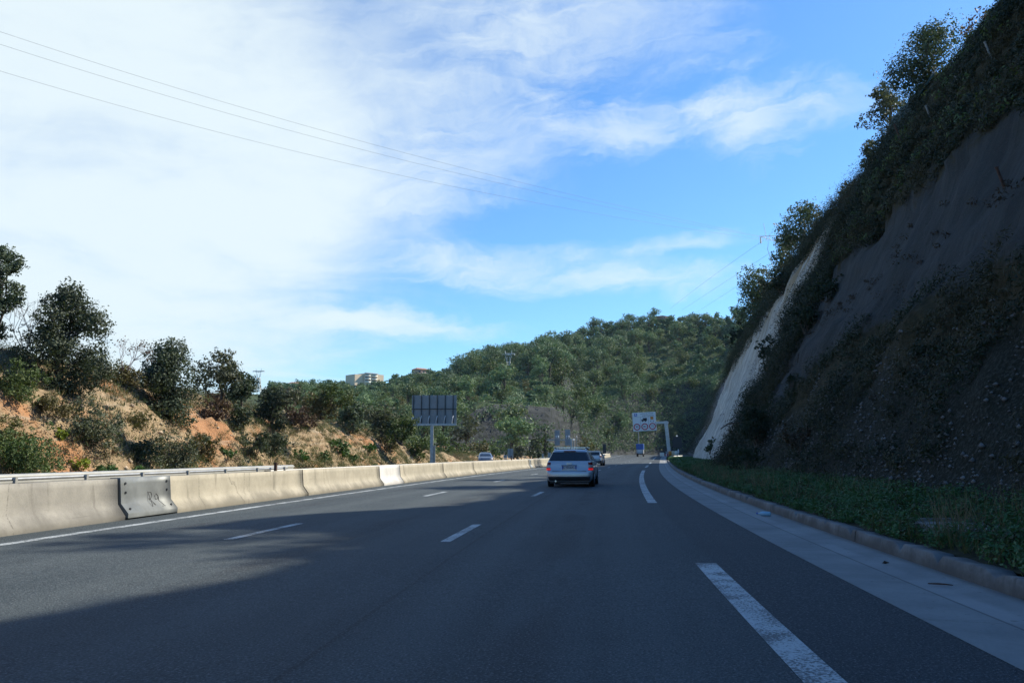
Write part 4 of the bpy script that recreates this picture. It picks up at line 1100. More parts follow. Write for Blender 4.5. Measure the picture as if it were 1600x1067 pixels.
def lobes(rng, w, h, z0, k, kind='round'):
    """overlapping leaf masses that make up a crown"""
    out = []
    for i in range(k):
        a = rng.random()*6.283; q = rng.random()**.6
        zf = rng.random()
        if kind == 'round': prof = math.sqrt(max(.06, 1-(2*zf-1.0)**2))
        elif kind == 'dome': prof = math.sqrt(max(.06, 1-zf**2.2))
        elif kind == 'cone': prof = max(.12, 1-zf)
        elif kind == 'egg': prof = math.sqrt(max(.10, 1-abs(1.75*zf-.72)**2.2))
        else: prof = .9 + .1*zf
        r = w/2*prof*q*.78
        out.append((np.array([math.cos(a)*r, math.sin(a)*r, z0 + (h-z0)*(.10+.80*zf)]), (.20+.16*rng.random())*w*(.75+.4*prof)*.72))
    return out
def crown_pts(rng, L, n, flat=.75, stray=.12):
    stray *= .6
    n0 = n; n = max(20, n//6)
    w = np.array([l[1]**2 for l in L]); w /= w.sum(); idx = rng.choice(len(L), n, p=w)
    C = np.array([l[0] for l in L])[idx]; R = np.array([l[1] for l in L])[idx]
    d = rng.normal(size=(n, 3)); d /= np.linalg.norm(d, axis=1)[:, None]
    rr = R*(.35 + .65*rng.random(n)**.45); s = rng.random(n) < stray; rr = np.where(s, R*(1+.22*rng.random(n)), rr)
    # ragged surface: radial wobble by direction
    wob = 1 + .22*np.sin(d[:, 0]*7+idx) * np.sin(d[:, 1]*6+idx*1.7) + .15*np.sin(d[:, 2]*11+idx*.7)
    P = C + d*(rr*wob)[:, None]*np.array([1, 1, flat]); sp = (R*.10+.02)[:, None]
    P = np.repeat(P, 6, 0); d = np.repeat(d, 6, 0); P = P + rng.normal(size=P.shape)*np.repeat(sp, 6, 0)*np.array([1, 1, .8])   # leaves sit in sprigs
    return P, d
def limb(rng, m, a, b, r0, r1, k=4, wig=.08):
    a = np.array(a, float); b = np.array(b, float); L = np.linalg.norm(b-a); pts = []
    for i in range(k+1):
        u = i/k; p = a+(b-a)*u + (rng.normal(size=3)*wig*L*math.sin(math.pi*u) if 0 < i < k else 0); pts.append(p)
    m.tube(pts, [r0+(r1-r0)*i/k for i in range(k+1)], 6); return pts
def make_plant(name, loc, w, h, style, mat, n, size, seed, label, cat, group=None, parts=('trunk', 'crown'), rz=0.):
    rng = np.random.default_rng(seed)
    root = empty(name, loc, rz); tag(root, label, cat, group)
    m = MB()
    if style == 'bare':
        def grow(p, d, L, r, lev):
            d = d/np.linalg.norm(d); q = p + d*L + rng.normal(size=3)*L*.08; m.tube([p, (p+q)/2 + rng.normal(size=3)*L*.04, q], [r, r*.85, r*.6], 4, False)
            if lev == 0: tips.append(q); return
            for _ in range(int(rng.integers(2, 4))): grow(q, d + rng.normal(size=3)*.45 + np.array([0, 0, .12]), L*(.6+.25*rng.random()), r*.6, lev-1)
        tips = []
        for i in range(6):
            a = rng.random()*6.283; grow(np.array([math.cos(a)*w*.08, math.sin(a)*w*.08, -.1]), np.array([math.cos(a)*.55*w/h, math.sin(a)*.55*w/h, 1.0]), h*.30, .022*h**.5*.6, 3)
        m.build('branches', mat[0], root)
        T = np.array(tips); T = T[rng.random(len(T)) < mat[2]] if len(T) else T
        if len(T):
            P = np.repeat(T, 4, 0) + rng.normal(size=(len(T)*4, 3))*.10; leaves_obj('leaves', P, size, rng, mat[1], None, .5, .5, root)
        return root
    if style in ('oak', 'pine', 'cone', 'column', 'airy', 'full', 'loose'):
        z0 = h*{'full': -.10, 'loose': -.04, 'oak': .12, 'pine': .18, 'cone': .08, 'column': .04, 'airy': .14}[style]
        kind = {'full': 'egg', 'loose': 'egg', 'oak': 'round', 'pine': 'dome', 'cone': 'cone', 'column': 'col', 'airy': 'round'}[style]
        L = lobes(rng, w, h, z0, {'full': 28, 'loose': 38, 'oak': 15, 'pine': 13, 'cone': 14, 'column': 12, 'airy': 22}[style], kind)
        if style == 'column': L = [(np.array([rng.normal()*w*.08, rng.normal()*w*.08, h*(i+.5)/12]), w*.46*(1-.75*(i/12)**2.2)) for i in range(12)]
        if style in ('airy', 'loose'): L = [(c, r*.62) for c, r in L]
        if style == 'full': L = [(c, r*.92) for c, r in L]
        top = (rng.normal()*w*.05, rng.normal()*w*.05, h*.72)
        tr = limb(rng, m, (0, 0, -.3), top, .028*h+.02, .012*h, 5, .04)
        for c, r in L[:10]:
            k = int(rng.integers(1, 4)); limb(rng, m, tr[k], c, .011*h, .004*h, 3, .10)
        m.build('trunk', 'bark', root)
        P, N = crown_pts(rng, L, n, {'full': .9, 'loose': .9, 'oak': .8, 'pine': .62, 'cone': .9, 'column': 1.1, 'airy': .8}[style], .18 if style in ('full', 'loose') else .16)
        k = P[:, 2] > (-.22 if style in ('full', 'loose') else .03)*h; leaves_obj('crown', P[k], size, rng, mat, N[k], 1.25, .55, root)
        return root
    # shrubs: leaf masses sitting on the ground
    L = []
    for i in range(16):
        a = rng.random()*6.283; q = rng.random()**.6; L.append((np.array([math.cos(a)*w*.42*q, math.sin(a)*w*.42*q, h*(.08+.74*rng.random()*(1-.45*q))]), (.10+.15*rng.random())*min(w, h*1.3)))
    for i in range(10):      # shoots that break the outline
        a = rng.random()*6.283; q = .25+.3*rng.random(); L.append((np.array([math.cos(a)*w*q, math.sin(a)*w*q, h*(.35+.6*rng.random()*(1.1-q))]), (.035+.05*rng.random())*min(w, h*1.3)))
    for i in range(7):
        c, r = L[i]; limb(rng, m, (rng.normal()*.05*w, rng.normal()*.05*w, -.15), c+np.array([0, 0, r*.5]), .016*h+.006, .006, 3, .08)
    m.build('stem', 'bark', root)
    P, N = crown_pts(rng, L, n, .85, .22)
    k = P[:, 2] > -.15*h; leaves_obj('foliage', P[k], size, rng, mat, N[k], 1.0, .45 if style == 'bush' else .25, root)
    return root

# ---- plants on the left bank: name, column, row of the base, width and height in photo pixels, style, leaf colour, label
BANK = [
 ('oak_tree', -8, 524, 76, 142, 'loose', 'oak', 'tall dark tree on the bank cut off by the left edge of the photo', 'tree'),
 ('oak_tree', 100, 610, 106, 178, 'full', 'oak', 'biggest dark evergreen tree leaning over the orange soil near the left edge', 'tree'),
 ('bare_shrub', 42, 540, 56, 92, 'bare', ('twig', 'oak_grey', .1), 'leafless grey shrub between the two leftmost trees on the bank', 'shrub'),
 ('bare_shrub', 196, 572, 60, 58, 'bare', ('twig_red', 'brown', .55), 'leafless reddish sapling on the bank crest right of the biggest tree', 'shrub'),
 ('round_shrub', 186, 603, 64, 46, 'bush', 'olive', 'rounded olive green shrub on the crest above the bare orange slope', 'shrub'),
 ('oak_tree', 264, 655, 98, 132, 'full', 'oak', 'dense dark tree with hanging lower leaves in the middle of the bank', 'tree'),
 ('oak_tree', 346, 612, 82, 68, 'loose', 'oak_grey', 'feathery grey green tree on the crest right of the dense dark tree', 'tree'),
 ('oak_tree', 378, 622, 50, 44, 'full', 'oak', 'low rounded tree at the right end of the feathery crest tree', 'tree'),
 ('dry_shrub', 334, 652, 40, 52, 'bush', 'brown', 'dry brown shrub hanging over the pale rock below the crest', 'shrub'),
 ('oak_shrub', 380, 668, 42, 52, 'bush', 'oak', 'dark green shrub on the slope under the low rounded tree', 'shrub'),
 ('oak_shrub', 392, 712, 46, 56, 'bush', 'oak', 'dark ball shaped shrub low on the bank left of the rusty post stub', 'shrub'),
 ('oak_tree', 424, 668, 54, 80, 'full', 'oak', 'dark tree with thick foliage right of the sandy gully', 'tree'),
 ('oak_shrub', 428, 708, 44, 46, 'bush', 'oak', 'dark shrub directly above the rusty post stub', 'shrub'),
 ('wild_shrub', 146, 690, 74, 76, 'bush', 'oak_grey', 'spreading open shrub below the orange slope at left', 'shrub'),
 ('wild_shrub', 28, 622, 66, 68, 'bush', 'bush', 'light green shrub near the left edge under the leafless grey shrub', 'shrub'),
 ('wild_shrub', 34, 742, 84, 92, 'bush', 'bush', 'large mixed green shrub at the bank foot near the left edge', 'shrub'),
 ('wild_shrub', 4, 690, 40, 50, 'bush', 'olive', 'olive shrub touching the left edge of the photo halfway up the bank', 'shrub'),
 ('wild_shrub', 272, 735, 84, 78, 'bush', 'oak_grey', 'big grey green shrub at the bank foot under the dense dark tree', 'shrub'),
 ('wild_shrub', 222, 722, 44, 44, 'bush', 'oak', 'dark low shrub left of the big grey green shrub at the bank foot', 'shrub'),
 ('spurge', 94, 684, 20, 22, 'bush', 'lime', 'bright yellow green round spurge clump on the bank', 'shrub'),
 ('spurge', 118, 728, 34, 22, 'bush', 'lime', 'low yellow green spurge patch near the bank foot', 'shrub'),
 ('green_herb', 158, 744, 48, 24, 'bush', 'green', 'fresh green clump at the bank foot right of the yellow spurge patch', 'shrub'),
 ('green_herb', 212, 744, 44, 22, 'bush', 'green', 'fresh green clump at the bank foot above the steel barrier plate', 'shrub'),
 ('green_herb', 356, 712, 34, 18, 'bush', 'green', 'small vivid green clump under the pale rocks in the middle of the bank', 'shrub'),
 ('dry_shrub', 322, 712, 46, 48, 'bush', 'olive', 'straggly olive shrub on the slope right of the big grey green shrub', 'shrub'),
 ('dry_shrub', 70, 650, 56, 36, 'bush', 'olive', 'flat olive shrub in front of the biggest tree trunk', 'shrub'),
 ('dry_shrub', 214, 668, 40, 34, 'bush', 'olive', 'dry olive tuft on the ledge below the orange slope', 'shrub'),
 ('dry_shrub', 472, 668, 52, 44, 'bush', 'brown', 'reddish brown shrub on the crest beyond the dark trees', 'shrub'),
 ('wild_shrub', 450, 634, 54, 36, 'bush', 'oak_grey', 'grey green shrub on the skyline right of the thick dark tree', 'shrub'),
 ('bare_shrub', 466, 626, 60, 34, 'bare', ('twig', 'brown', .3), 'grey leafless thicket on the crest below the villa roofs', 'shrub'),
 ('wild_shrub', 500, 650, 56, 48, 'bush', 'olive', 'olive shrub on the crest right of the reddish brown shrub', 'shrub'),
 ('wild_shrub', 526, 708, 34, 32, 'bush', 'green', 'green bush on the slope left of the large orange scar', 'shrub'),
 ('oak_tree', 551, 676, 50, 60, 'full', 'oak', 'dark tree standing above the large orange scar', 'tree'),
 ('wild_shrub', 520, 632, 64, 40, 'bush', 'bush', 'mid green shrub on the skyline above the orange scar', 'shrub'),
 ('wild_shrub', 594, 676, 56, 54, 'bush', 'oak_grey', 'grey green shrub right of the dark tree above the scar', 'shrub'),
 ('wild_shrub', 606, 706, 38, 42, 'bush', 'olive', 'olive shrub at the right end of the large orange scar', 'shrub'),
 ('wild_shrub', 626, 690, 46, 56, 'bush', 'bush', 'mid green shrub on the falling end of the bank crest', 'shrub'),
 ('wild_shrub', 650, 716, 40, 48, 'bush', 'bush', 'leafy shrub at the bank end just left of the billboard post', 'shrub'),
 ('green_herb', 574, 706, 28, 20, 'bush', 'green', 'small green tuft at the foot of the large orange scar', 'shrub'),
 ('green_herb', 468, 716, 26, 22, 'bush', 'green', 'green tuft at the bank foot right of the rusty post stub', 'shrub'),
 ('green_herb', 503, 718, 26, 22, 'bush', 'green', 'green tuft at the bank foot below the green bush', 'shrub'),
 ('green_herb', 545, 718, 28, 16, 'bush', 'green', 'low green tuft under the middle of the orange scar', 'shrub'),
]
def bank_plants():
    for i, (nm, px, py, wp, hp, style, mat, lab, cat) in enumerate(BANK):
        r = hit(px, py, bank_z, 14, 150)
        if r is None:
            d = 62 if px > 400 else 45; p = at(px, py, d); r = (tuple(p), d)
        (x, y, z), d = r
        k = d/F; q = {'full': .90, 'loose': .94}.get(style, 1.0); w, h = wp*k*q, hp*k*q
        if style == 'bare': n, size = 0, .10
        else:
            size = max(.08, .0029*d) * (1.25 if mat in ('lime', 'green') else 1); w *= 1.12
            vol = w*h*3.1*(1 if style in ('oak', 'airy') else 1.1)
            n = int(min(32000, max(400, vol/(size*size)*(5.2 if style == 'full' else 3.4 if style == 'loose' else 3.6))))
        make_plant(nm, (x, y, z-.1), w, h, style, mat, n, size, 100+i, lab, cat, 'plants growing on the left bank', rz=i*1.3)
bank_plants()
def clumps(name, C, N, k, rad, size, mat, seed, flat=.55, aspect=.45):
    rng = np.random.default_rng(seed); C = np.repeat(np.array(C), k, 0); R = np.repeat(np.array(rad), k)[:, None] if hasattr(rad, '__len__') else rad
    d = rng.normal(size=C.shape); d /= np.linalg.norm(d, axis=1)[:, None]
    P = C + d*R*(.3+.7*rng.random((len(C), 1))**.5)*np.array([1, 1, .8])
    o = leaves_obj(name, P, size, rng, mat, d + np.array(N), .8, aspect); return tag(o, kind='stuff')
def bank_cover():
    rng = np.random.default_rng(11); G = []; D = []
    for _ in range(10500):
        s = 8 + 110*rng.random()**1.2; x = 17*rng.random()
        if fbm(s*.12, x*.22, 6, 3) + .35*fbm(s*.6, x*.6, 2, 2) < -.17 + (.08 if x < 6 else 0): continue
        t = -21.6-x; c = np.array(RW(s, t, bank_z(s, t)))
        (G if rng.random() < .5 else D).append(c)
    
    for nm, C, mat, k, h in (('grass', G, 'grassy', 22, .28), ('dry_grass', D, 'dry', 24, .30)):
        C = np.repeat(np.array(C), k, 0); P = C + rng.normal(size=C.shape)*np.array([.17, .17, .03]); P[:, 2] -= .05
        o = blades_obj(nm, P, h, rng, mat, None, .016, .9); tag(o, kind='stuff')
    # low scrub among the grass, along the toe and on the crest
    SC = {'bush': ([], []), 'olive': ([], []), 'oak_grey': ([], []), 'brown': ([], [])}
    for _ in range(10500):
        s = 8 + 124*rng.random()**1.15; H = lerp_keys(s, [(15, 7.8), (45, 5.6), (72, 4.4), (100, 2.4)]); w = 1.9+H*.72
        u = rng.random(); x = .5+1.6*rng.random() if u < .25 else (w-.6+9*rng.random()**1.5 if u < .66 else 1.0 + w*rng.random())
        if u >= .66 and s < 86 and fbm(s*.2, x*.3, 16, 3) < -.10: continue
        if s > 84: x = 14*rng.random()
        if u < .25 and fbm(s*.5, 3, 16, 3) < -.15: continue
        t = -21.6-x; r = .16+.38*rng.random()**1.6*(2.1 if u > .25 and x > w-.6 else 1.15)
        q = rng.random() + .6*fbm(s*.15, x*.2, 31, 2); k = 'bush' if q < .42 else 'olive' if q < .66 else 'oak_grey' if q < .86 else 'brown'
        SC[k][0].append(np.array(RW(s, t, bank_z(s, t)+r*.35))); SC[k][1].append(r)
    for k, (C, rr) in SC.items(): clumps({'bush': 'green_scrub', 'olive': 'olive_scrub', 'oak_grey': 'grey_scrub', 'brown': 'brown_scrub'}[k], C, (0, 0, .4), 46, rr, .105, k, 60, aspect=.3)
    C = []
    for _ in range(5200):
        s = 8 + 90*rng.random()**1.2; x = .4 + 11*rng.random(); t = -21.6-x
        if fbm(s*.25, x*.3, 41, 3) < -.05: continue
        C.append(np.array(RW(s, t, bank_z(s, t)+.02)))
    V, Q = [], []
    base = np.array([(1, 0, 0), (-1, 0, 0), (0, 1, 0), (0, -1, 0), (0, 0, 1), (0, 0, -1)], float); fc = [(0, 2, 4), (2, 1, 4), (1, 3, 4), (3, 0, 4), (2, 0, 5), (1, 2, 5), (3, 1, 5), (0, 3, 5)]
    for c in C:
        b = len(V)*1; r = .025+.20*rng.random()**5; V.extend(c + base*r*(.5+.9*rng.random((6, 1)))*np.array([1.2, 1, .75])); Q += [(b+i, b+j, b+k) for i, j, k in fc]
    tag(quads_obj('loose_stones', np.array(V), np.array(Q), 'stone_tan'), kind='stuff')
MAT['stone_tan'] = plain('tan_stones', (.42, .33, .23), .9, 0, .35, 3)
bank_cover()

# ---- cover on the cliff
def cliff_cover():
    rng = np.random.default_rng(21); up_, rad_ = [], []; low_, lrad = [], []; yl = []
    NRM = (-.75, 0, .55)
    def pt(s, z, off=.1):
        H = crest_z(s); t, zz = cliff_pt(s, (z-.22)/(H-.22)); return np.array(RW(s, t-off, zz+off*.4))
    for _ in range(8200):
        s = 5 + 46*rng.random(); z = 9.5 + 11.4*rng.random(); b = 10.3 + 1.2*fbm(s*.25, 4, 2, 3)
        if z < b: continue
        if 43 < s < 63 and z > crest_z(s)*(.80 + .10*fbm(s*.2, 3, 3, 2)) and rng.random() < .86: continue
        q = fbm(s*.35, z*.35, 5, 3)
        if q < -.22 and rng.random() < .8: continue
        r = .16+.30*max(0, .5+q)*rng.random(); up_.append(pt(s, z, r*.5)); rad_.append(r)
        if q > .05 and rng.random() < .16: yl.append(up_[-1] + np.array([-.15, 0, .1]))
    for _ in range(2500):      # the gully strip between the near slope and the bare face
        z = .5 + 19*rng.random(); s = 50.0 - 7.5*rng.random()**1.3 + 1.3*fbm(z*.5, 3, 3, 2)
        r = .25+.45*rng.random(); up_.append(pt(s, z, r*.7)); rad_.append(r)
    for _ in range(4600):
        s = 6 + 42*rng.random(); z = .6 + 5.9*rng.random(); q = fbm(s*.3, z*.45, 9, 3)
        dens = .55 if z < 2.6 else 1.0
        if q < -.06 - .25*sm(z, 2.4, 4) or rng.random() > dens or z > 5.3 - 1.9*sm(s, 26, 46) + .7*fbm(s*.3, 7, 3, 3): continue
        r = .14+.25*rng.random(); low_.append(pt(s, z, r*.4)); lrad.append(r)
    for _ in range(3000):       # slope above the bare face
        s = 53 + 66*rng.random(); z0_ = 12.9 + 2.0*(1-sm(s, 56, 80)) + 1.6*fbm(s*.22, 5, 1, 3) - .028*(s-55); z = z0_ + (crest_z(s)-z0_)*rng.random()
        if z > crest_z(s) or (s < 63 and z > 18.5 and rng.random() < .7): continue
        r = .35+.6*rng.random()**1.5; up_.append(pt(s, z, r*.6)); rad_.append(r)
    for _ in range(1500):      # beyond the bare face
        s = 118 + 80*rng.random(); z = 1 + 15*rng.random()
        if z > crest_z(s): continue
        r = .5+.7*rng.random(); up_.append(pt(s, z, r*.5)); rad_.append(r)
    h_ = [i for i in range(len(up_)) if fbm(*(up_[i]*.22), 3) + .25*math.sin(i*12.9) < .04]; g_ = sorted(set(range(len(up_)))-set(h_))
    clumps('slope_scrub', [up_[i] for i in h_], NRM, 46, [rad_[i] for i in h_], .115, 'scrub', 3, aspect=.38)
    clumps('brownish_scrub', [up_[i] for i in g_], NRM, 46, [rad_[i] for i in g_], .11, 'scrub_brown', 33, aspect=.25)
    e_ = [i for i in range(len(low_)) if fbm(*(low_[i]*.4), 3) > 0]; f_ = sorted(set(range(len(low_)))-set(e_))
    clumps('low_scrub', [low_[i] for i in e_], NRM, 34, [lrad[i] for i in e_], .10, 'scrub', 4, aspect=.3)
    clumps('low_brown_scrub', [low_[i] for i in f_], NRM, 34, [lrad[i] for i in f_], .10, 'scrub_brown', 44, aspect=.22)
    clumps('flowering_scrub', yl, NRM, 14, .25, .13, 'bush', 5)
    # a few tufts on the grey band
    T = []
    for i in range(120):
        s = 9 + 40*rng.random(); z = 7.3 + .7*fbm(s*.15, 2, 2, 2) + (.2 if i % 2 else 1.5)*rng.normal(); T.append(pt(s, min(z, 10.4), .1))
    clumps('band_tufts', T, NRM, 40, [.10+.22*rng.random()**2 for _ in T], .07, 'brown_scrub', 6)
    # pale pebbles of the conglomerate
    V, Q = [], []
    base = np.array([(1, 0, 0), (-1, 0, 0), (0, 1, 0), (0, -1, 0), (0, 0, 1), (0, 0, -1)], float); fc = [(0, 2, 4), (2, 1, 4), (1, 3, 4), (3, 0, 4), (2, 0, 5), (1, 2, 5), (3, 1, 5), (0, 3, 5)]
    for _ in range(3400):
        s = 5 + 42*rng.random()**1.15; z = .7 + 3.6*rng.random()**1.3
        if fbm(s*.3, z*.6, 2, 2) < -.12: continue
        c = pt(s, z, .02); b = len(V); r = .018+.045*rng.random()**2.5; V.extend(c + base*r*(.6+.7*rng.random((6, 1)))*np.array([1, 1.3, .8])); Q += [(b+i, b+j, b+k) for i, j, k in fc]
    tag(quads_obj('pebbles', np.array(V), np.array(Q), 'stone'), kind='stuff')
    # verge plants
    C = []; R = []
    for _ in range(5200):
        s = 4 + 56*rng.random(); t = 3.84 + 2.5*rng.random()**1.1 + (1.2*rng.random() if s > 40 else 0)
        if math.hypot(s-11.3, (t-4.7)*1.0) < .62 or (t < 4.05 and fbm(s*.8, 2, 2, 3) < -.08): continue
        hgt = .10+.22*sm(t, 3.9, 4.9)*(1 if fbm(s*.5, t, 8, 2) > -.1 else .5)
        C.append(np.array(RW(s, t, verge_z(s, t)+hgt*.6))); R.append(.10+hgt*.5)
    hh = [i for i in range(len(C)) if i % 7 == 0]; gg = [i for i in range(len(C)) if i % 7]
    clumps('verge_plants', [C[i] for i in gg], (0, 0, .8), 48, [R[i] for i in gg], .055, 'ivy', 8)
    clumps('verge_weeds', [C[i] for i in hh], (0, 0, .8), 40, [R[i]*1.15 for i in hh], .11, 'olive_dark', 18, aspect=.16)
    C = []
    for _ in range(2600):
        s = 56 + 80*rng.random(); t = 3.95 + 4.2*rng.random(); C.append(np.array(RW(s, t, .38+.15*rng.random())))
    clumps('verge_plants', C, (0, 0, .8), 22, .32, .16, 'ivy', 9)
    P = []
    for _ in range(9000):
        s = 4+60*rng.random(); t = 3.86+2.2*rng.random()**2
        if fbm(s*.6, t*.9, 4, 3) < -.05: continue
        P.append(RW(s, t, verge_z(s, t)))
    T = []
    for _ in range(170):
        s = 4+50*rng.random(); t = 3.95+2.6*rng.random(); T += [np.array(RW(s, t, verge_z(s, t)))]*14
    T = np.array(T); T = T + rng.normal(size=T.shape)*np.array([.09, .09, 0]); tag(blades_obj('dry_weeds', T, .52, rng, 'dry', None, .006, .55), kind='stuff')
    tag(blades_obj('verge_grass', np.array(P), .22, rng, 'verge_dry', None, .007, .8), kind='stuff')
MAT['verge_dry'] = foliage('verge_grass_blades', [(.035, .055, .02), (.07, .08, .03), (.13, .11, .06)])
MAT['olive_dark'] = foliage('dark_olive_weeds', [(.03, .04, .015), (.05, .06, .02), (.08, .085, .035)])
MAT['brown_scrub'] = foliage('brown_scrub', [(.03, .022, .014), (.05, .035, .02), (.07, .055, .03)])
cliff_cover()
def crest_base(px, back=0.):
    best = min((abs(proj(RW(s, cliff_pt(s, 1.0)[0]+back, cliff_pt(s, 1.0)[1]))[0]-px), s) for s in np.arange(22, 118, .5))
    s = best[1]; t, z = cliff_pt(s, 1.0); return RW(s, t+back, z), s
CREST = [
 ('oak_tree', 1446, 126, 98, 'full', 'oak', 'broad dark oak at the top of the cliff, biggest tree against the sky', 'tree'),
 ('oak_tree', 1392, 84, 104, 'loose', 'oak_grey', 'thin see through tree below the broad oak on the cliff edge', 'tree'),
 ('oak_shrub', 1366, 42, 44, 'full', 'oak', 'small dark round tree at the left foot of the thin tree on the cliff edge', 'tree'),
 ('wild_shrub', 1329, 40, 32, 'loose', 'oak_grey', 'small light shrub alone above the green netting', 'shrub'),
 ('bare_shrub', 1306, 38, 40, 'bare', ('twig', 'oak_grey', .5), 'twiggy shrub on the cliff edge left of the small light shrub', 'shrub'),
 ('oak_tree', 1256, 84, 92, 'full', 'oak', 'dark tree leaning out at the left edge of the green netting', 'tree'),
 ('oak_tree', 1236, 56, 66, 'full', 'oak', 'dark shaded tree just below the leaning one on the cliff edge', 'tree'),
 ('sapling', 1216, 46, 62, 'bare', ('twig', 'oak_grey', 1.0), 'thin sapling with pale leaves beside the pylon arm', 'tree'),
 ('oak_tree', 1180, 92, 90, 'full', 'oak', 'big dark tree above the bare pale rock face', 'tree'),
 ('wild_shrub', 1212, 50, 48, 'bush', 'scrub', 'dark bush at the top edge of the pale rock face', 'shrub'),
 ('bare_shrub', 1528, 40, 44, 'bare', ('twig', 'brown', .6), 'thin twiggy shrub on the cliff edge near the top of the photo', 'shrub'),
]
def crest_plants():
    for i, (nm, px, wp, hp, style, mat, lab, cat) in enumerate(CREST):
        (x, y, z), s = crest_base(px, -.1); d = math.hypot(x, y); k = d/F; w, h = wp*k, hp*k; size = max(.10, .0028*d)
        n = 0 if style == 'bare' else int(w*h*3.1/(size*size)*(3.8 if style == 'full' else 2.2))
        make_plant(nm, (x, y, z-.5), w, h*1.08, style, mat, n, size if style != 'bare' else .16, 300+i, lab, cat, 'plants along the cliff edge', rz=i*.9)
    SL = [(1160, 540, 40, 46, 'wild_shrub', 'scrub', 'dark shrub at the upper left edge of the pale rock face'), (1188, 505, 44, 44, 'oak_shrub', 'oak', 'leafy shrub on the slope between the pale rock face and the big dark tree'), (1226, 455, 44, 40, 'wild_shrub', 'scrub', 'dark shrub above the middle of the pale rock face'), (1378, 312, 62, 66, 'oak_tree', 'oak', 'dark grey green bush on the slope below the green netting'), (1300, 462, 56, 50, 'oak_shrub', 'scrub', 'black looking bush above the grey rock band'),
          (1268, 512, 50, 46, 'oak_shrub', 'scrub', 'dark bush at the upper left end of the grey rock band'), (1206, 575, 50, 60, 'wild_shrub', 'scrub', 'shaggy bush on the right edge of the pale rock face'),
          (1190, 690, 56, 80, 'wild_shrub', 'scrub', 'dark shrub at the lower right edge of the pale rock face'), (1176, 735, 50, 50, 'wild_shrub', 'scrub', 'dark shrub at the foot of the pale rock face'),
          (1113, 704, 20, 30, 'oak_shrub', 'oak', 'small black looking shrub growing out of the pale rock face'), (1262, 690, 60, 40, 'wild_shrub', 'brown_scrub', 'brownish low shrub on the pebbly slope'),
          (1246, 600, 22, 28, 'wild_shrub', 'scrub', 'tiny shrub at the lower end of the grey rock band'), (1120, 735, 60, 26, 'green_herb', 'ivy', 'leafy clump in the grass below the pale rock face')]
    for i, (px, py, wp, hp, nm, mat, lab) in enumerate(SL):
        r = hit_cliff(px, py)
        if r is None: continue
        (x, y, z), d = r; k = d/F; w, h = wp*k, hp*k; size = max(.11, .0034*d); n = int(min(9000, w*h*3.1/(size*size)*2.8))
        make_plant(nm, (x-.2, y, z-.15), w, h, 'bush', mat, n, size, 400+i, lab, 'shrub', None, rz=i)
    # broken branches hanging on the pale face
    for i, (px, py, pts, lab) in enumerate(((1165, 668, [(-38, 2), (-26, -6), (-8, -8), (8, -3), (26, 10)], 'dead forked branch sticking out over the pale rock face near its foot'), (1200, 500, [(-18, -4), (-4, -6), (8, 0), (16, 12), (22, 26)], 'dead branch lying across the upper part of the pale rock face'))):
        r = hit_cliff(px, py); 
        if r is None: continue
        (x, y, z), d = r; k = (d-2)/F; m = MB()
        c = np.array(at(px, py, d-1.6)); rr = np.array(rt); uu = np.array((0, 0, 1.))
        W = [c + rr*a*k + uu*(-b)*k + np.array([0, -.02*j, 0]) for j, (a, b) in enumerate(pts)]
        m.tube(W, [.03, .045, .06, .07, .09], 6); m.tube([W[2], W[2] + rr*6*k + uu*16*k, W[2] + rr*4*k + uu*26*k], [.05, .035, .015], 5); m.tube([W[3], W[3] + rr*10*k + uu*18*k], [.05, .015], 5)
        m.tube([W[-1], np.array([x+.6, y+.3, z-.2-(.9 if i == 0 else 1.8)])], [.09, .1], 5)
        tag(m.build('dead_branch', 'bark'), lab, 'branch')
    # stakes of the netting
    for (px, y0, y1, mat, lab) in ((1553, 64, 102, 'stake', 'pale netting stake nearest the top right corner'), (1500, 118, 138, 'stake', 'shortest pale netting stake, between the two longer ones'), (1459, 163, 198, 'stake', 'pale netting stake lowest on the slope, furthest left'),
                                   (1416, 190, 242, 'rust', 'dark netting stake on the right side of the green net'), (1388, 224, 244, 'rust', 'short dark netting stake in the middle of the green net'), (1565, 262, 282, 'rust', 'short dark stub sticking out of the grey rock band')):
        r = hit_cliff(px, y1)
        if r is None: continue
        (x, y, z), d = r; h = (y1-y0)*d/F*.9; nv = np.array([-.35, -.12, 1.0]); nv = nv/np.linalg.norm(nv); b = np.array([x, y, z]) - nv*.2
        m = MB(); m.tube([b, b+nv*(h+.2)], [.038, .034], 8); m.tube([b+nv*(h+.2), b+nv*(h+.24)], [.05, .04], 8); tag(m.build('netting_stake', mat), lab, 'stake')
crest_plants()
def slope_net():
    ss = np.arange(43.5, 63, .6); P = []
    for s in ss:
        H = crest_z(s); lo = max(.78 + .12*fbm(s*.2, 3, 3, 2), 19.6/H if s > 51 else 0); row = []
        for v in np.linspace(lo, 1.0, 14):
            t, z = cliff_pt(s, v); row.append(RW(s, t-.20-.06*fbm(s*.9, z*.9, 1, 3), z+.14+.06*fbm(s*.7, z*.7, 4, 3)))
        P.append(row)
    o = grid_obj('slope_net', P, 'net'); md = o.modifiers.new('thickness', 'SOLIDIFY'); md.thickness = .02
    tag(o, 'dark green netting draped over the upper edge of the cliff', 'netting')
slope_net()
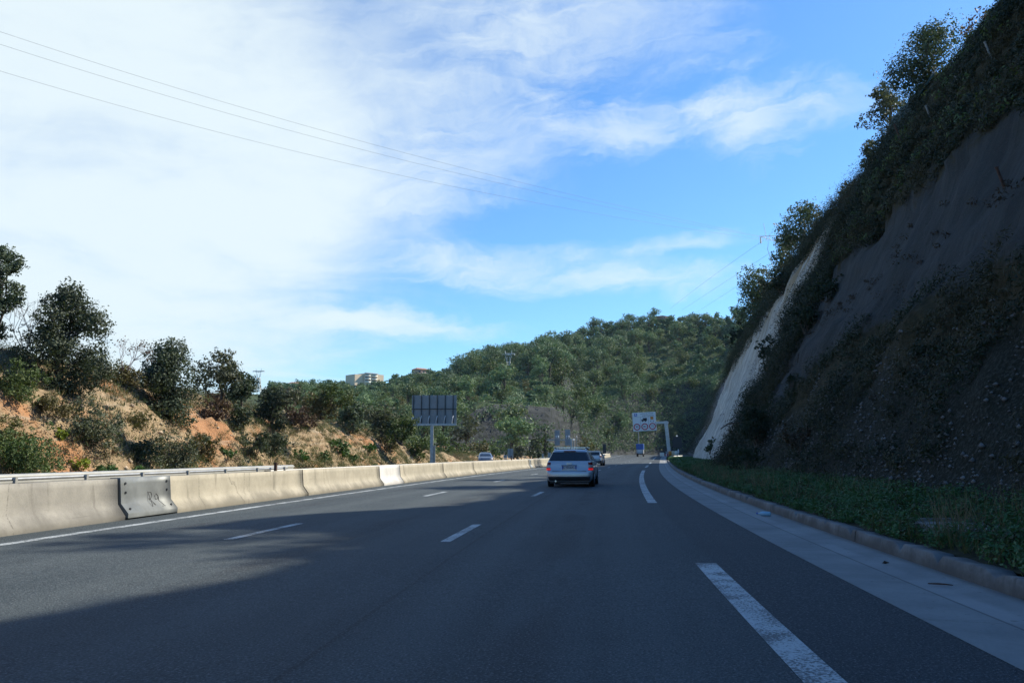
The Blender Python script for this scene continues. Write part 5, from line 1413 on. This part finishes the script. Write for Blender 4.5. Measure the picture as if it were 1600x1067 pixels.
def crest_wood():
    """trees on the plateau above the top edge of the picture; only their shade is seen"""
    rng = np.random.default_rng(77); P_, N_ = [], []
    for _ in range(60):
        s = -12 + 50*rng.random(); t = 19 + 8*rng.random()
        if (s > 32 and t < 23) or (18.5 < s < 27.5 and rng.random() < .80): continue
        c = np.array(RW(s, t, crest_z(s))); L = [(c + l[0], l[1]) for l in lobes(rng, 3.6, 3.2+2.0*rng.random(), .6, 8, 'round')]
        P, N = crown_pts(rng, L, 900); P_.append(P); N_.append(N)
    tag(leaves_obj('woodland', np.concatenate(P_), .26, rng, 'oak', np.concatenate(N_), .7), kind='stuff')
crest_wood()

# ------------------------------------------------------------------ trees of the far hill
def proto(style, mat, seed, w, h, n, size):
    r = make_plant('pine_tree' if 'pine' in mat else 'broadleaf_tree', (0, 0, 0), w, h, style, mat, n, size, seed, None, 'tree')
    return r
def hill_trees():
    rng = np.random.default_rng(9)
    PR = {'pine': [proto('pine', 'pine', 500+i, 8.6, 8.4+.5*i, 2400, .42) for i in range(5)], 'light': [proto('pine', 'pine_light', 520+i, 8.2, 8.6, 2400, .42) for i in range(3)] + [proto('oak', 'pine_light', 524, 7.4, 9.4, 2400, .42)],
          'leafy': [proto('oak', 'bush', 540+i, 7.2, 6.6, 2000, .42) for i in range(2)], 'yellow': [proto('oak', 'yellowish', 550, 6, 6, 1100, .44)], 'dry': [proto('oak', 'olive', 560+i, 6.4, 5.2, 900, .44) for i in range(2)]}
    KID = {}
    for L in PR.values():
        for r in L: KID[r.name] = [o for o in bpy.data.objects if o.parent is r]
    C = []
    a0, a1 = azim(418), azim(1172)
    cell = {}
    tries = 0
    while tries < 60000:
        tries += 1
        a = a0+(a1-a0)*rng.random(); fd, fz, cd, cz, rd, _ = hill_par(a); px = proj((math.sin(a)*100, math.cos(a)*100, 6))[0]
        d = math.sqrt(fd**2 + ((rd+14)**2-fd**2)*rng.random())
        if d < cd+2 and 640 < px < 868: continue
        if d < fd+3: continue
        if 772 < px < 818 and 250 < d < 288: continue
        x, y = d*math.sin(a), d*math.cos(a); sp = (6.2 if d < cd+60 else 7.0)*(.9 if px < 640 else 1)*(.62 if d > rd-16 and px > 690 else .85 if d > rd-30 else 1)
        key = (int(x//8), int(y//8)); ok = True
        for i in (-1, 0, 1):
            for j in (-1, 0, 1):
                for q in cell.get((key[0]+i, key[1]+j), ()):
                    if (q[0]-x)**2+(q[1]-y)**2 < sp*sp: ok = False
        if not ok: continue
        cell.setdefault(key, []).append((x, y))
        z = hill_z(a, d); pj = proj((x, y, z+5))
        # an open brushy clearing round the pylon
        clr = abs(pj[0]-770) < 75 and 575 < pj[1] < 635 and fbm(x*.05, y*.05, 3, 2) > -.25
        u = (d-cd)/(rd-cd); f = fbm(x*.02, y*.02, 1.5, 3)
        if clr: kind = 'dry' if rng.random() < .55 else 'leafy'
        elif px > 930 and d < cd+28: kind = 'pine' if rng.random() < .5 else 'leafy'
        elif u > .78: kind = 'pine'
        elif f > .12: kind = 'light'
        elif f < -.25 and rng.random() < .5: kind = 'leafy'
        elif px < 640 and rng.random() < .7: kind = ('leafy', 'dry', 'light')[int(rng.random()*3)]
        else: kind = 'light' if rng.random() < .3 else 'pine'
        sc = (.58+.66*rng.random())*(.6 if clr else 1)*(.62 if px < 640 else .8 if px < 700 else 1.0)*(.55 if (535 < px < 612 and d > 330) or (646 < px < 668 and d > 385) else 1)*(.8 if px > 930 and d < cd+20 else 1)*(.62+.22*rng.random() if d > rd-30 and px > 690 else 1)/(1 if d <= rd-30 or px <= 690 else .95)
        C.append((sc/pj[2], x, y, z, kind, sc, u, px, rng.random()*6.28, rng.random()))
    # one yellow green tree stands out near the pylon
    p_ = azim(856); d = 300; C.append((1, d*math.sin(p_), d*math.cos(p_), hill_z(p_, d), 'yellow', 1.0, .5, 856, 0., .2))
    C.sort(key=lambda c: -c[0])
    LAB = {'pine': 'dark green pine', 'light': 'light green pine', 'leafy': 'bushy broadleaf tree', 'dry': 'low dry olive shrub', 'yellow': 'single yellow green tree'}
    used = set(); rest = []
    def zone(u, px, kind):
        if kind == 'dry': return 'in the open brushy patch around the hillside pylon'
        if kind == 'yellow': return 'standing out on the hillside right of the pylon'
        if px > 930 and u < .25: return 'on the steep shaded slope above the end of the road'
        if px < 640: return 'on the low wooded slope left of the billboard'
        if u > .72: return 'on the ridge of the far hill against the sky'
        if u > .33: return 'in the wood halfway up the far hill'
        return 'just above the rock cutting at the foot of the far hill'
    for i, (_, x, y, z, kind, sc, u, px, rz, r01) in enumerate(C):
        if i >= 285: rest.append((x, y, z, kind, sc, rz)); continue
        pr = PR[kind][int(r01*len(PR[kind]))]
        if pr.name in used:
            o = pr.copy(); COL.objects.link(o)
            for ch in KID[pr.name]: c = ch.copy(); COL.objects.link(c); c.parent = o
        else: used.add(pr.name); o = pr
        o.location = (x, y, z-.3); o.rotation_euler = (0, 0, rz); o.scale = (sc, sc, sc*(.9+.25*r01))
        zn = zone(u, px, kind); o['label'] = LAB[kind] + ' ' + zn; o['category'] = 'shrub' if kind == 'dry' else 'tree'
        if kind != 'yellow': o['group'] = LAB[kind] + 's ' + zn
    for L in PR.values():
        for r in L:
            if r.name not in used:
                for ch in KID[r.name]: bpy.data.objects.remove(ch)
                bpy.data.objects.remove(r)
    P_, N_ = [], []
    for (x, y, z, kind, sc, rz) in rest:
        L = [(np.array([x, y, z]) + l[0]*sc, l[1]*sc) for l in lobes(rng, 8.4, 8.8, 1.6, 11, 'dome')]; P, N = crown_pts(rng, L, 900, .65); P_.append(P); N_.append(N)
    if P_: tag(leaves_obj('distant_wood', np.concatenate(P_), .62, rng, 'pine', np.concatenate(N_), 1.25), kind='stuff')
    print('hill trees', len(C))
    # brush between the trees
    Q = []
    for _ in range(9000):
        a = a0+(a1-a0)*rng.random(); fd, fz, cd, cz, rd, _q = hill_par(a); d = fd+2+(rd-fd)*rng.random(); px = proj((math.sin(a)*100, math.cos(a)*100, 6))[0]
        if d < cd and 640 < px < 905 and rng.random() < .9: continue
        x, y = d*math.sin(a), d*math.cos(a); Q.append((x, y, hill_z(a, d)+.3))
    for _ in range(6000):
        px = 905 + 270*rng.random(); a = azim(px); fd, fz, cd, cz, rd, _q = hill_par(a); d = fd+1+(cd+14-fd)*rng.random(); Q.append((d*math.sin(a), d*math.cos(a), hill_z(a, d)+.4))
    for _ in range(700):
        px = 690 + 215*rng.random(); a = azim(px); fd, fz, cd, cz, rd, _q = hill_par(a); u = rng.random(); d = fd+(cd-fd)*u
        if fbm(px*.02, u*3, 3, 3) > .05: Q.append((d*math.sin(a), d*math.cos(a), hill_z(a, d)+.2))
    Q = np.repeat(np.array(Q), 14, 0); Q = Q + rng.normal(size=Q.shape)*np.array([.9, .9, .45])
    tag(leaves_obj('hill_scrub', Q, .5, rng, 'pine', None, .5, .5), kind='stuff')
MAT['yellowish'] = foliage('yellow_green_crown', [(.10, .13, .02), (.15, .17, .03), (.20, .20, .05)])
hill_trees()
MID = [
 ('wild_shrub', 758, 716, 40, 30, 158, 'bush', 'bush', 'dense green shrub at the foot of the rock cutting left of the sunlit pine', 'shrub'),
 ('wild_shrub', 848, 712, 34, 34, 172, 'bush', 'bush', 'green shrub behind the slim cypress at the foot of the rock cutting', 'shrub'),
 ('wild_shrub', 710, 712, 40, 34, 150, 'bush', 'oak_grey', 'grey green shrub right of the billboard post in the second row', 'shrub'),
 ('pine_tree', 797, 668, 56, 40, 174, 'pine', 'pine_light', 'umbrella shaped pine in front of the rock cutting behind the rounder pine', 'tree'),
 ('pine_tree', 798, 712, 72, 60, 152, 'pine', 'pine_light', 'rounded sunlit pine right of the billboard in front of the rock cutting', 'tree'),
 ('cypress_tree', 832, 716, 15, 38, 160, 'column', 'oak', 'dark cypress with ragged top, left one of the pair behind the barrier', 'tree'),
 ('cypress_tree', 841, 716, 13, 38, 163, 'column', 'oak', 'dark cypress leaning on its left neighbour behind the barrier', 'tree'),
 ('cypress_tree', 852.5, 715, 8.5, 44, 156, 'column', 'oak', 'single slim cypress at the left end of the overhead gantry boom', 'tree'),
 ('wild_shrub', 720, 722, 46, 34, 126, 'bush', 'bush', 'bushy green shrub just right of the billboard post', 'shrub'),
 ('wild_shrub', 744, 720, 44, 40, 132, 'bush', 'olive', 'olive green shrub behind the oncoming car', 'shrub'),
 ('wild_shrub', 772, 720, 34, 30, 134, 'bush', 'bush', 'low green shrub between the oncoming car and the sign backs', 'shrub'),
 ('wild_shrub', 690, 722, 44, 52, 118, 'bush', 'bush', 'leafy shrub directly behind the billboard post', 'shrub'),
 ('wild_shrub', 664, 722, 44, 44, 110, 'bush', 'green', 'fresh green shrub left of the billboard post', 'shrub'),
 ('wild_shrub', 815, 718, 36, 32, 140, 'bush', 'oak_grey', 'grey green shrub right of the tall sign back', 'shrub'),
 ('wild_shrub', 872, 716, 30, 24, 176, 'bush', 'olive', 'olive shrub under the overhead gantry', 'shrub'),
 ('wild_shrub', 888, 716, 30, 22, 182, 'bush', 'bush', 'green shrub behind the roof of the silver car', 'shrub'),
 ('wild_shrub', 916, 712, 30, 34, 215, 'bush', 'olive', 'yellowish shrub right of the thin marker pole', 'shrub'),
 ('oak_tree', 728, 694, 44, 46, 150, 'oak', 'oak_grey', 'grey green tree at the left end of the rock cutting', 'tree'),
]
for i, (nm, px, py, wp, hp, d, style, mat, lab, cat) in enumerate(MID):
    p = at(px, py, d); k = d/F; size = max(.26, .0030*d); w, h = wp*k, hp*k; n = int(w*h*3.1/(size*size)*3.4)
    make_plant(nm, (p[0], p[1], p[2]), w, h, style, mat, n, size, 700+i, lab, cat, None, rz=i)

# ------------------------------------------------------------------ houses on the ridge
def apartment():
    d = 455; k = d/F; p = at(573, 601, d); root = empty('apartment_building', (p[0], p[1], p[2]-.6), .85); root.scale = (1.08, 1.0, .58); tag(root, 'cream apartment building with curved white balconies on the skyline', 'building')
    u = k
    MB().box((-17*u, 2, 4.5), (15*u, 9, 9.0+3.5*u)).build('left_wing', 'house', root)
    MB().box((1.5*u, 1.2, 5.2), (23*u, 9, 10.4+3.6*u)).build('main_block', 'house', root)
    MB().box((18.5*u, 2, 5.2), (12*u, 9, 10.2+3.6*u)).build('right_wing', 'house', root)
    for lev, z in enumerate((2.6, 5.5, 8.4)):
        for x in (-4.3*u, 7*u):
            m = MB(); n = 10; w = 10*u
            for a in range(n):
                x0, x1 = -w/2+w*a/n, -w/2+w*(a+1)/n
                y = lambda q: -3.5-1.2*math.cos(q/w*math.pi)
                m.add([(x+x0, y(x0), z), (x+x1, y(x1), z), (x+x1, y(x1), z+1.1), (x+x0, y(x0), z+1.1), (x+x0, -3.2, z), (x+x1, -3.2, z), (x+x1, -3.2, z+1.1), (x+x0, -3.2, z+1.1)], [(0, 1, 2, 3), (4, 7, 6, 5), (3, 2, 6, 7), (0, 4, 5, 1), (0, 3, 7, 4), (1, 5, 6, 2)])
            m.build('balcony', 'house_white', root)
            MB().box((x, -3.32, z+1.9), (w*.8, .06, 1.3)).build('window', 'pane', root)
    for x in (-4.3*u, 7*u):
        m = MB(); m.box((x, -3.9, 11.4), (10.6*u, 1.6, .35)); m.build('roof_canopy', 'house_white', root)
    MB().box((-3*u, -5.2, .9), (9*u, 1.2, .3)).build('awning', 'awning', root)
def villa(px, py, d, w, h, mat, label, roof=True):
    p = at(px, py, d); root = empty('villa', (p[0], p[1], p[2]), .75); tag(root, label, 'house')
    MB().box((0, 0, h/2), (w, w*.7, h)).build('wall', mat, root)
    m = MB(); a, b, r = w/2+.5, w*.35+.5, h*.35
    if roof: m.add([(-a, -b, h), (a, -b, h), (a, b, h), (-a, b, h), (-a*.55, 0, h+r), (a*.55, 0, h+r)], [(0, 3, 2, 1), (0, 1, 5, 4), (2, 3, 4, 5), (1, 2, 5), (3, 0, 4)])
    else: m.box((0, 0, h+.15), (w+.5, w*.7+.5, .3))
    m.build('roof', 'roof' if roof else 'house_white', root)
    for x in (-.28, .05, .32): MB().box((x*w, -w*.35-.02, h*.55), (w*.14, .06, h*.34)).build('window', 'pane', root)
    MB().box((w*.1, -w*.35-.6, h*.3), (w*.6, 1.2, .25)).build('balcony', 'house_white', root)
apartment()
villa(657, 586, 425, 7.2, 2.7, 'house_pink', 'pink villa with tiled roof half hidden by round trees on the ridge')
villa(463, 606, 452, 8.5, 2.2, 'house', 'low tan villa with tiled roof on the left skyline below the trees')
villa(486, 607, 456, 4.6, 2.4, 'house_white', 'small white flat roofed house right of the tan villa', False)
villa(1037, 500, 388, 6, 1.4, 'house_pink', 'roof of a house just showing above the pines on the hilltop')

# ------------------------------------------------------------------ pylons and power lines
def pylon(px, ybase, ytop, d, label, arm=1.0, zb=None, rz=0., r=.12):
    p = at(px, ybase, d); zb = p[2] if zb is None else zb; H = HC + (714.7-ytop)/1292.5*d*1.0 - zb
    root = empty('power_pylon', (p[0], p[1], zb), rz); tag(root, label, 'pylon')
    w0, w1, hz = H*.115, H*.055, H*.62; m = MB()
    cor = lambda z: (w0+(w1-w0)*min(1, z/hz))
    for sx in (-1, 1):
        for sy in (-1, 1):
            m.tube([(sx*w0, sy*w0, -.5), (sx*w1, sy*w1, hz)], r, 4)
    nz = 7
    for i in range(nz):
        za, zc = hz*i/nz, hz*(i+1)/nz; a, b = cor(za), cor(zc)
        for sgn in (-1, 1):
            m.tube([(-a, sgn*a, za), (b, sgn*b, zc)], r*.6, 4); m.tube([(a, sgn*a, za), (-b, sgn*b, zc)], r*.6, 4)
            m.tube([(sgn*a, -a, za), (sgn*b, b, zc)], r*.6, 4); m.tube([(sgn*a, a, za), (sgn*b, -b, zc)], r*.6, 4)
    m.build('lattice_mast', 'pylon', root)
    f = MB(); A = H*.26*arm
    for sgn in (-1, 1):
        f.tube([(sgn*w1, 0, hz), (sgn*H*.10, 0, H*.80), (sgn*H*.075, 0, H*.92)], r*.9, 4); f.tube([(sgn*w1, 0, hz), (sgn*H*.03, 0, H*.8)], r*.6, 4); f.tube([(sgn*H*.10, 0, H*.86), (sgn*H*.12, 0, H)], r*.7, 4)
    f.build('forked_head', 'pylon', root)
    c = MB(); c.tube([(-A, 0, H*.90), (A, 0, H*.90)], r, 4); c.tube([(-A, 0, H*.90), (0, 0, H*.845), (A, 0, H*.90)], r*.7, 4)
    for k in np.linspace(-.8, .8, 8): c.tube([(A*k, 0, H*.90), (A*(k+.1), 0, H*.845+abs(k)*H*.05)], r*.5, 4)
    c.build('crossarm', 'pylon', root)
    for k in (-.95, 0, .95): MB().tube([(A*k, 0, H*.89), (A*k, 0, H*.845)], [.16, .2], 6).build('insulator', 'house_white', root)
    return root
pylon(794.5, 592, 548.5, 285, 'white lattice pylon standing in the brush on the far hillside', .9, r=.15)
pylon(403, 612, 581.5, 420, 'distant lattice pylon on the left skyline behind the bank trees', 1.0, r=.16)
pylon(1224, 470, 362, 190, 'dark pylon arm poking out from the trees on the cliff edge', .60, r=.07, zb=24)
def wire(pts, plan, label, grp, rad):
    """pts: three photo points (column, row); plan: distances at the first and last"""
    xs = np.array([p[0] for p in pts], float); ys = [p[1] for p in pts]; co = np.polyfit(xs, ys, 2)
    A = at(xs[0], ys[0], plan[0]); B = at(xs[-1], ys[-1], plan[1]); V = []
    for px in np.linspace(xs[0]-(520 if xs[0] < 0 else 0), xs[-1], 61):
        d = ray(px, np.polyval(co, px)); e = B-A
        k = (A[0]*e[1]-A[1]*e[0])/(d[0]*e[1]-d[1]*e[0]); V.append(tuple(d*k + np.array([0, 0, HC])))
    m = MB(); m.tube(V, rad, 5); tag(m.build('power_line', 'wire'), label, 'power line', grp)
G1, G2 = 'power lines crossing the sky from the upper left', 'power lines running down from the pylon arm to the hilltop'
wire([(-40, 36.5), (800, 282), (1196, 371)], (105, 186), 'topmost of the three power lines crossing the sky', G1, .015)
wire([(-40, 56.5), (800, 291), (1206, 374)], (106, 187), 'middle one of the three power lines crossing the sky', G1, .015)
wire([(-40, 99), (800, 310), (1216, 378)], (107, 188), 'lowest of the three power lines crossing the sky', G1, .015)
wire([(1193, 376), (1120, 427), (1046, 483)], (188, 385), 'leftmost thin power line slanting from the pylon arm down to the hilltop', G2, .026)
wire([(1210, 391), (1140, 436), (1066, 484)], (189, 385), 'middle thin power line slanting down to the hilltop', G2, .026)
wire([(1212, 408), (1160, 442), (1088, 488)], (190, 385), 'rightmost thin power line slanting down to the hilltop', G2, .026)

# ------------------------------------------------------------------ air
def haze():
    o = MB().box((0, 0, 74), (5200, 5200, 152.5)).build('haze', 'wire'); m = bpy.data.materials.new('air'); m.use_nodes = True
    t = NT(m.node_tree); t.n.clear(); out = t.node('ShaderNodeOutputMaterial')
    v = t.node('ShaderNodeVolumePrincipled'); v.inputs['Color'].default_value = (.62, .82, 1.0, 1); v.inputs['Density'].default_value = .00007; v.inputs['Anisotropy'].default_value = .2
    t.l.new(v.outputs[0], out.inputs['Volume']); o.data.materials.clear(); o.data.materials.append(m); tag(o, kind='stuff')
haze()
